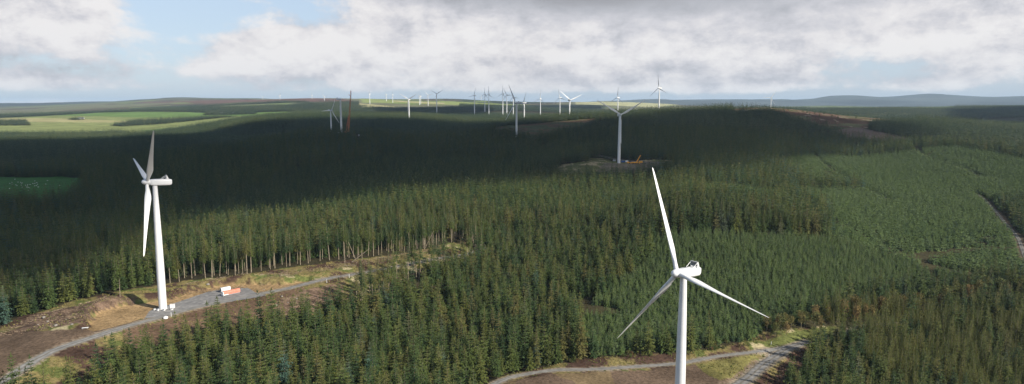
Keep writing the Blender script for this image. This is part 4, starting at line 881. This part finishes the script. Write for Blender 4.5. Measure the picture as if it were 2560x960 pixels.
# farmhouses among the left fields
def house(q, L_, lab, rz=0):
    t = thing('farmhouse', gp(q, 0), lab, 'farmhouse', 'white farmhouses in the left fields', rz); W_ = 8.; h = 5.
    obj('wall', MB().box((0, 0, h / 2), (L_, W_, h)).mesh('wall', M['render']), t)
    r_ = MB(); r_.add([(-L_ / 2 - .4, -W_ / 2 - .4, h), (L_ / 2 + .4, -W_ / 2 - .4, h), (L_ / 2 + .4, W_ / 2 + .4, h), (-L_ / 2 - .4, W_ / 2 + .4, h), (-L_ / 2 - .4, 0, h + 3.4), (L_ / 2 + .4, 0, h + 3.4)], [(0, 1, 5, 4), (2, 3, 4, 5), (0, 4, 3), (1, 2, 5), (0, 3, 2, 1)])
    rf = obj('roof', r_.mesh('roof', M['slate']), t); obj('chimney', MB().box((L_ / 2 - 1, 0, h + 3.6), (1, 1, 1.8)).mesh('chimney', M['render']), rf)
    for x in (-L_ / 3, 0, L_ / 3): obj('window', MB().box((x, -W_ / 2 - .04, 2.6), (1.3, .1, 1.5)).mesh('window', M['glass']), t)
house(at(205, 4050), 16, 'white farmhouse beside the small clump of trees in the left fields', .1); house(at(197, 4080), 11, 'smaller white farm building left of the farmhouse in the left fields', .2)
house(at(553, 4420), 15, 'white farmhouse at the right end of the pale fields, in front of the wood', -.1); house(at(583, 4380), 12, 'smallest white house farther right along the pale fields', .15)
# sheep on the shaded green field
sm = MB(); rings = []
for x, ry, rz_, zc in ((-.62, .08, .1, .72), (-.5, .27, .28, .70), (-.1, .34, .34, .68), (.35, .30, .31, .70), (.58, .16, .2, .78), (.72, .1, .13, .92), (.95, .08, .10, .88), (1.05, .04, .05, .84)):
    rings.append([(x, ry * math.cos(t_), zc + rz_ * math.sin(t_)) for t_ in np.linspace(0, 6.283, 11)[:-1]])
sm.loft(rings)
for x in (-.4, .38):
    for y in (-.16, .16): sm.tube((x, y, .5), (x + .02, y, .25), .08, .05, 6); sm.tube((x + .02, y, .25), (x, y, 0), .05, .045, 6)
for y in (-.13, .13): sm.tube((.82, y * .6, .95), (.78, y * 1.5, .92), .03, .01, 4)
sm = sm.mesh('sheep', M['wool'], True, 70)
for k in range(34):
    u = rnd.gauss(70, 28); v = rnd.gauss(462, 6)
    if not (5 < u < 190 and 448 < v < 490): continue
    o = obj('sheep', sm, None, gp(hit(u, v, 700), 0), (0, 0, rnd.uniform(0, 6.28))); o.scale = (1.3,) * 3; tag(o, 'white sheep grazing in the shaded green field at the left edge', 'sheep', 'sheep grazing in the left field')
print('objects', time.time() - T0)

# ------------------------------------------------------------------ sun, sky, clouds, haze
SUN = np.array((.88, -.47)); SUN = SUN / np.linalg.norm(SUN); EL = D(31)
sd = np.array((SUN[0] * math.cos(EL), SUN[1] * math.cos(EL), math.sin(EL)))
sl = bpy.data.lights.new('sun', 'SUN'); sl.energy = 5.0; sl.angle = D(.6); sl.color = (1, .93, .82); so = bpy.data.objects.new('sun', sl); C.objects.link(so)
from mathutils import Vector
so.rotation_euler = Vector((-sd[0], -sd[1], -sd[2])).to_track_quat('-Z', 'Y').to_euler(); so.location = (500, -300, 600)

CLH = 900.0   # cloud base above datum
def cloud(P, lab, seed, thick=120., zb=CLH):
    """an unseen cloud above the frame, shaped to cast the shadow outlined by P"""
    zg = 50.; sh = (zb - zg) / math.tan(EL); P = P + SUN * sh
    P = smooth_line(np.vstack([P, P[:1]]), 6)[:-1]
    x0, y0 = P.min(0) - 60; x1, y1 = P.max(0) + 60; st = max(x1 - x0, y1 - y0) / 110; xs = np.arange(x0, x1, st); ys = np.arange(y0, y1, st); X, Y = np.meshgrid(xs, ys)
    d = pdist(P, X, Y, True)[0]; d = np.where(inside(P, X, Y), d, -d); nn = fbm(X, Y, 420, seed, 5); d = d + 60 * nn; w = np.clip(d / 220., 0, 1) ** .5
    m = d > 0; top = zb + thick * w * (1.0 + .8 * fbm(X, Y, 180, seed + 5, 4)) + 2; bot = zb - 18 * w * (1 + fbm(X, Y, 120, seed + 9, 3)) - 2
    k = X.size; wd = len(xs); V = np.vstack([np.stack([X, Y, top], -1).reshape(-1, 3), np.stack([X, Y, bot], -1).reshape(-1, 3)]); Fc = []; cell = m[:-1, :-1]
    R_, C_ = np.nonzero(cell)
    for r_, c in zip(R_.tolist(), C_.tolist()):
        a_ = r_ * wd + c; q = (a_, a_ + 1, a_ + wd + 1, a_ + wd); Fc.append(q); Fc.append(tuple(i + k for i in reversed(q)))
        for dr, dc, e in ((-1, 0, (a_, a_ + 1)), (1, 0, (a_ + wd + 1, a_ + wd)), (0, -1, (a_ + wd, a_)), (0, 1, (a_ + 1, a_ + wd + 1))):
            rr_, c2 = r_ + dr, c + dc
            if not (0 <= rr_ < cell.shape[0] and 0 <= c2 < cell.shape[1] and cell[rr_, c2]): Fc.append((e[1], e[0], e[0] + k, e[1] + k))
    me = mesh_from('cloud', V, Fc, M['cloud'], True)
    ea = me.attributes.new('thin', 'FLOAT', 'POINT'); tv = np.clip(d / 60., 0, 1) * ((.84 - .24 * sstep(50, 350, X - SUN[0] * sh)) if thick < 130 else 1.); tv = tv.ravel(); ea.data.foreach_set('value', np.r_[tv, tv].astype(np.float32))  # opacity; the broad cloud is thinner on its right to let some sun through
    me.update(); o = obj('cloud', me); return tag(o, lab, 'cloud', 'unseen clouds shaped to shade the forest', 'stuff')
cm = bpy.data.materials.new('cloud vapour'); cm.use_nodes = True; N, L = cm.node_tree.nodes, cm.node_tree.links; N.clear()
out = N.new('ShaderNodeOutputMaterial'); df = N.new('ShaderNodeBsdfDiffuse'); df.inputs['Color'].default_value = (.85, .86, .88, 1); tr = N.new('ShaderNodeBsdfTransparent'); mx = N.new('ShaderNodeMixShader'); at_ = N.new('ShaderNodeAttribute'); at_.attribute_name = 'thin'
geo = N.new('ShaderNodeNewGeometry'); no = N.new('ShaderNodeTexNoise'); no.inputs['Scale'].default_value = .012; no.inputs['Detail'].default_value = 3; L.new(geo.outputs['Position'], no.inputs['Vector'])
ma = N.new('ShaderNodeMath'); ma.operation = 'MULTIPLY_ADD'; ma.inputs[1].default_value = .8; ma.inputs[2].default_value = -.35; L.new(no.outputs['Fac'], ma.inputs[0])
mb = N.new('ShaderNodeMath'); mb.operation = 'ADD'; mb.use_clamp = True; L.new(ma.outputs[0], mb.inputs[0]); L.new(at_.outputs['Fac'], mb.inputs[1])
L.new(mb.outputs[0], mx.inputs[0]); L.new(tr.outputs[0], mx.inputs[1]); L.new(df.outputs[0], mx.inputs[2]); L.new(mx.outputs[0], out.inputs['Surface']); M['cloud'] = cm
# shadow outlines in plan; the unseen clouds take their shape from these
cloud(np.vstack([poly((-500, 960), (-200, 880), (0, 800), (150, 755), (290, 715), (380, 640), (440, 590), (560, 560), (720, 550), (1000, 505), (1260, 490), (1430, 470), (1600, 462), (1800, 436), (1980, 400), (2130, 372)),
                 np.array([at(2250, 1500), at(2150, 1800), at(1900, 2050), at(1600, 2150), at(1450, 1900), at(1200, 2150), at(1050, 2600), at(850, 2600), at(600, 2550), at(350, 2250), at(0, 2050), at(-500, 2000)])]), 'broad flat unseen cloud shading the middle of the forest', 200)
cloud(np.array([at(1000, 3600), at(1130, 3500), at(1200, 4100), at(1150, 5000), at(950, 5000), at(900, 4300)]), 'small unseen cloud shading the low moor left of the skyline turbines', 230, 160., 1500.)
cloud(np.array([at(2330, 2700), at(2700, 2600), at(2750, 4600), at(2420, 4200)]), 'unseen cloud shading the wooded ridge beyond the right hand forest', 240, 160., 1300.)
cloud(np.array([at(1150, 3400 * 1.6), at(1450, 5300), at(1450, 6500), at(1200, 6500)]), 'small unseen cloud shading the far flat wood', 250, 160., 1700.)
print('clouds', time.time() - T0)

w = bpy.data.worlds.new('World'); bpy.context.scene.world = w; w.use_nodes = True; N, L = w.node_tree.nodes, w.node_tree.links
bg = N['Background']; bg.inputs['Strength'].default_value = .1
sky = N.new('ShaderNodeTexSky'); sky.sky_type = 'NISHITA'; sky.sun_disc = False; sky.sun_elevation = EL; sky.sun_rotation = math.atan2(SUN[0], SUN[1]); sky.altitude = 400; sky.air_density = 1; sky.dust_density = 1.5
geo = N.new('ShaderNodeTexCoord'); sp = N.new('ShaderNodeSeparateXYZ'); L.new(geo.outputs['Generated'], sp.inputs[0])
def mth(op, a, b=None, c=None, clamp=False):
    q = N.new('ShaderNodeMath'); q.operation = op; q.use_clamp = clamp
    for i, v in enumerate((a, b, c)):
        if v is None: continue
        if isinstance(v, (int, float)): q.inputs[i].default_value = v
        else: L.new(v, q.inputs[i])
    return q.outputs[0]
X_, Y_, Z_ = sp.outputs; zc_ = mth('MAXIMUM', Z_, 0.0); den = mth('ADD', zc_, .035)
cmb = N.new('ShaderNodeCombineXYZ'); L.new(mth('DIVIDE', X_, den), cmb.inputs[0]); L.new(mth('DIVIDE', Y_, den), cmb.inputs[1])   # clouds on a layer overhead
azi = mth('ARCTAN2', X_, Y_); ele = mth('ARCSINE', Z_)
def noise(vec, sc, det=6, ro=.55, off=(0, 0, 0), stretch=(1, 1, 1), dist=0):
    mp = N.new('ShaderNodeMapping'); mp.inputs['Location'].default_value = off; mp.inputs['Scale'].default_value = stretch; L.new(vec, mp.inputs['Vector'])
    q = N.new('ShaderNodeTexNoise'); q.inputs['Scale'].default_value = sc; q.inputs['Detail'].default_value = det; q.inputs['Roughness'].default_value = ro; q.inputs['Distortion'].default_value = dist; L.new(mp.outputs[0], q.inputs['Vector']); return q.outputs['Fac']
def blob(u, v, ru, rv, amp):
    """a bank of cloud (or a gap) in the sky round azimuth/elevation of the given bearing"""
    a0 = math.atan((u - 1280) / F); e0 = math.radians(-7.2) + math.atan((480 - v) / F) ; 
    dx = mth('MULTIPLY', mth('SUBTRACT', azi, a0), F / ru); dy = mth('MULTIPLY', mth('SUBTRACT', ele, e0), F / rv)
    return mth('MULTIPLY', mth('EXPONENT', mth('MULTIPLY', mth('ADD', mth('MULTIPLY', dx, dx), mth('MULTIPLY', dy, dy)), -1.)), amp)
def addup(l):
    o = l[0]
    for q in l[1:]: o = mth('ADD', o, q)
    return o
ae = N.new('ShaderNodeCombineXYZ'); L.new(azi, ae.inputs[0]); L.new(ele, ae.inputs[1])
n1 = noise(ae.outputs[0], 5.5, 8, .58, (3.1, 0, 0), (1, 2.1, 1), .2); n4 = noise(ae.outputs[0], 38, 6, .62, (4, 1, 0), (1, 1.5, 1), .1); n2 = noise(ae.outputs[0], 13, 9, .66, (1.7, .4, 0), (1, 1.7, 1), .15); n3 = noise(ae.outputs[0], 3.0, 6, .5, (8, 2, 0), (1, 3.0, 1))
n2b = noise(ae.outputs[0], 13, 9, .66, (1.7 - .012, .4 - .028, 0), (1, 1.7, 1), .15); n1b = noise(ae.outputs[0], 5.5, 8, .58, (3.1 - .02, -.06, 0), (1, 2.1, 1), .2)
high = mth('MULTIPLY', mth('SUBTRACT', ele, .17), -6.0); high = mth('MINIMUM', high, 0.)
cov = addup([mth('MULTIPLY', mth('SUBTRACT', n4, .5), .35), mth('MULTIPLY', n1, 1.7), mth('MULTIPLY', n2, .6), high, blob(455, 70, 110, 120, -.54), blob(560, 30, 160, 50, -.25), blob(200, 110, 250, 120, .20), blob(730, 20, 70, 50, -.22), blob(960, 20, 90, 40, -.15), blob(1600, 50, 700, 90, .60), blob(770, 150, 230, 60, .30), blob(2400, 60, 260, 120, .15), blob(2300, 185, 240, 20, .02), blob(1400, 130, 500, 60, .20), blob(1300, 243, 3000, 14, -.45), -.60])
covf = N.new('ShaderNodeMapRange'); covf.interpolation_type = 'SMOOTHSTEP'; covf.inputs['From Min'].default_value = .30; covf.inputs['From Max'].default_value = .62; L.new(cov, covf.inputs['Value'])
dk = addup([blob(1450, -10, 360, 62, -.40), blob(1900, 0, 430, 55, -.30), blob(2000, 80, 260, 20, -.12), blob(1100, 0, 150, 20, -.15)])
hf = addup([mth('MULTIPLY', mth('SUBTRACT', n4, .5), .22), mth('MULTIPLY', mth('SUBTRACT', n2, n2b), 1.05), mth('MULTIPLY', mth('SUBTRACT', n1, n1b), 1.0), mth('MULTIPLY', mth('SUBTRACT', n2, .5), .4)])  # offset noise differences paint lit and shaded cloud edges into the sky colour
lum = addup([mth('MULTIPLY', hf, mth('ADD', mth('MULTIPLY', dk, 1.9), 1.0)), dk, mth('MULTIPLY', mth('SUBTRACT', n3, .5), .5), blob(1870, 145, 230, 30, .14), blob(770, 130, 130, 40, .18), blob(330, 60, 130, 60, .12), blob(1150, 110, 300, 40, .06), blob(1750, 207, 420, 10, -.16), blob(700, 200, 800, 14, -.08), blob(60, 90, 130, 50, -.06), .79])
lr_ = N.new('ShaderNodeValToRGB'); L.new(lum, lr_.inputs['Fac']); e = lr_.color_ramp.elements
def s2l(c): return tuple(((v / 255 + .055) / 1.055) ** 2.4 if v > 10 else v / 3294 for v in c)
SK = 7.6
e[0].position = .18; e[0].color = (*s2l((150, 151, 156)), 1); e[1].position = .95; e[1].color = (*s2l((240, 238, 238)), 1)
for p_, c in ((.40, (186, 188, 195)), (.60, (209, 209, 215)), (.78, (229, 227, 229))): q = e.new(p_); q.color = (*s2l(c), 1)
def vmix(f, a, b_, mode='MIX'):
    q = N.new('ShaderNodeMix'); q.data_type = 'RGBA'; q.blend_type = mode
    if isinstance(f, (int, float)): q.inputs['Factor'].default_value = f
    else: L.new(f, q.inputs['Factor'])
    for s_, v in (('A', a), ('B', b_)):
        if isinstance(v, tuple): q.inputs[s_].default_value = (*v, 1)
        else: L.new(v, q.inputs[s_])
    return q.outputs['Result']
cl10 = vmix(1., lr_.outputs['Color'], (SK, SK, SK), 'MULTIPLY')
vf = N.new('ShaderNodeMapRange'); vf.inputs['From Min'].default_value = .17; vf.inputs['From Max'].default_value = .42; vf.inputs['To Min'].default_value = .62; vf.inputs['To Max'].default_value = .06; L.new(ele, vf.inputs['Value'])
veil = vmix(vf.outputs['Result'], sky.outputs['Color'], tuple(SK * c for c in s2l((203, 221, 244))))
res = vmix(covf.outputs['Result'], veil, cl10)
L.new(res, bg.inputs['Color'])

hz = MB().box((0, 0, 0), (1, 1, 1)).mesh('haze', None) if 0 else None
zmin = float(GZ.min()) - 1; zmax = float(max(GZ.max(), CAMZ + 30)) + 20
hm = bpy.data.materials.new('valley haze'); hm.use_nodes = True; N, L = hm.node_tree.nodes, hm.node_tree.links; N.clear(); out = N.new('ShaderNodeOutputMaterial'); pv = N.new('ShaderNodeVolumePrincipled')
pv.inputs['Density'].default_value = 3.0e-5; pv.inputs['Color'].default_value = (.60, .80, 1, 1); pv.inputs['Anisotropy'].default_value = 0.0; L.new(pv.outputs[0], out.inputs['Volume'])
hb = obj('haze', MB().box((0, 0, (zmin + zmax) / 2), (70000, 70000, zmax - zmin)).mesh('haze', hm)); tag(hb, 'thin pale blue haze lying over the forest and hills', 'haze', None, 'stuff')

sc = bpy.context.scene; sc.view_settings.view_transform = 'Standard'; sc.view_settings.look = 'None'; sc.view_settings.exposure = .45; sc.view_settings.gamma = 1; sc.view_settings.use_curve_mapping = False
sc.cycles.max_bounces = 4; sc.cycles.diffuse_bounces = 2; sc.cycles.glossy_bounces = 1; sc.cycles.volume_bounces = 0; sc.cycles.transparent_max_bounces = 8
sc.cycles.use_denoising = True; sc.render.engine = 'CYCLES'; sc.cycles.use_adaptive_sampling = False
print('done', time.time() - T0)
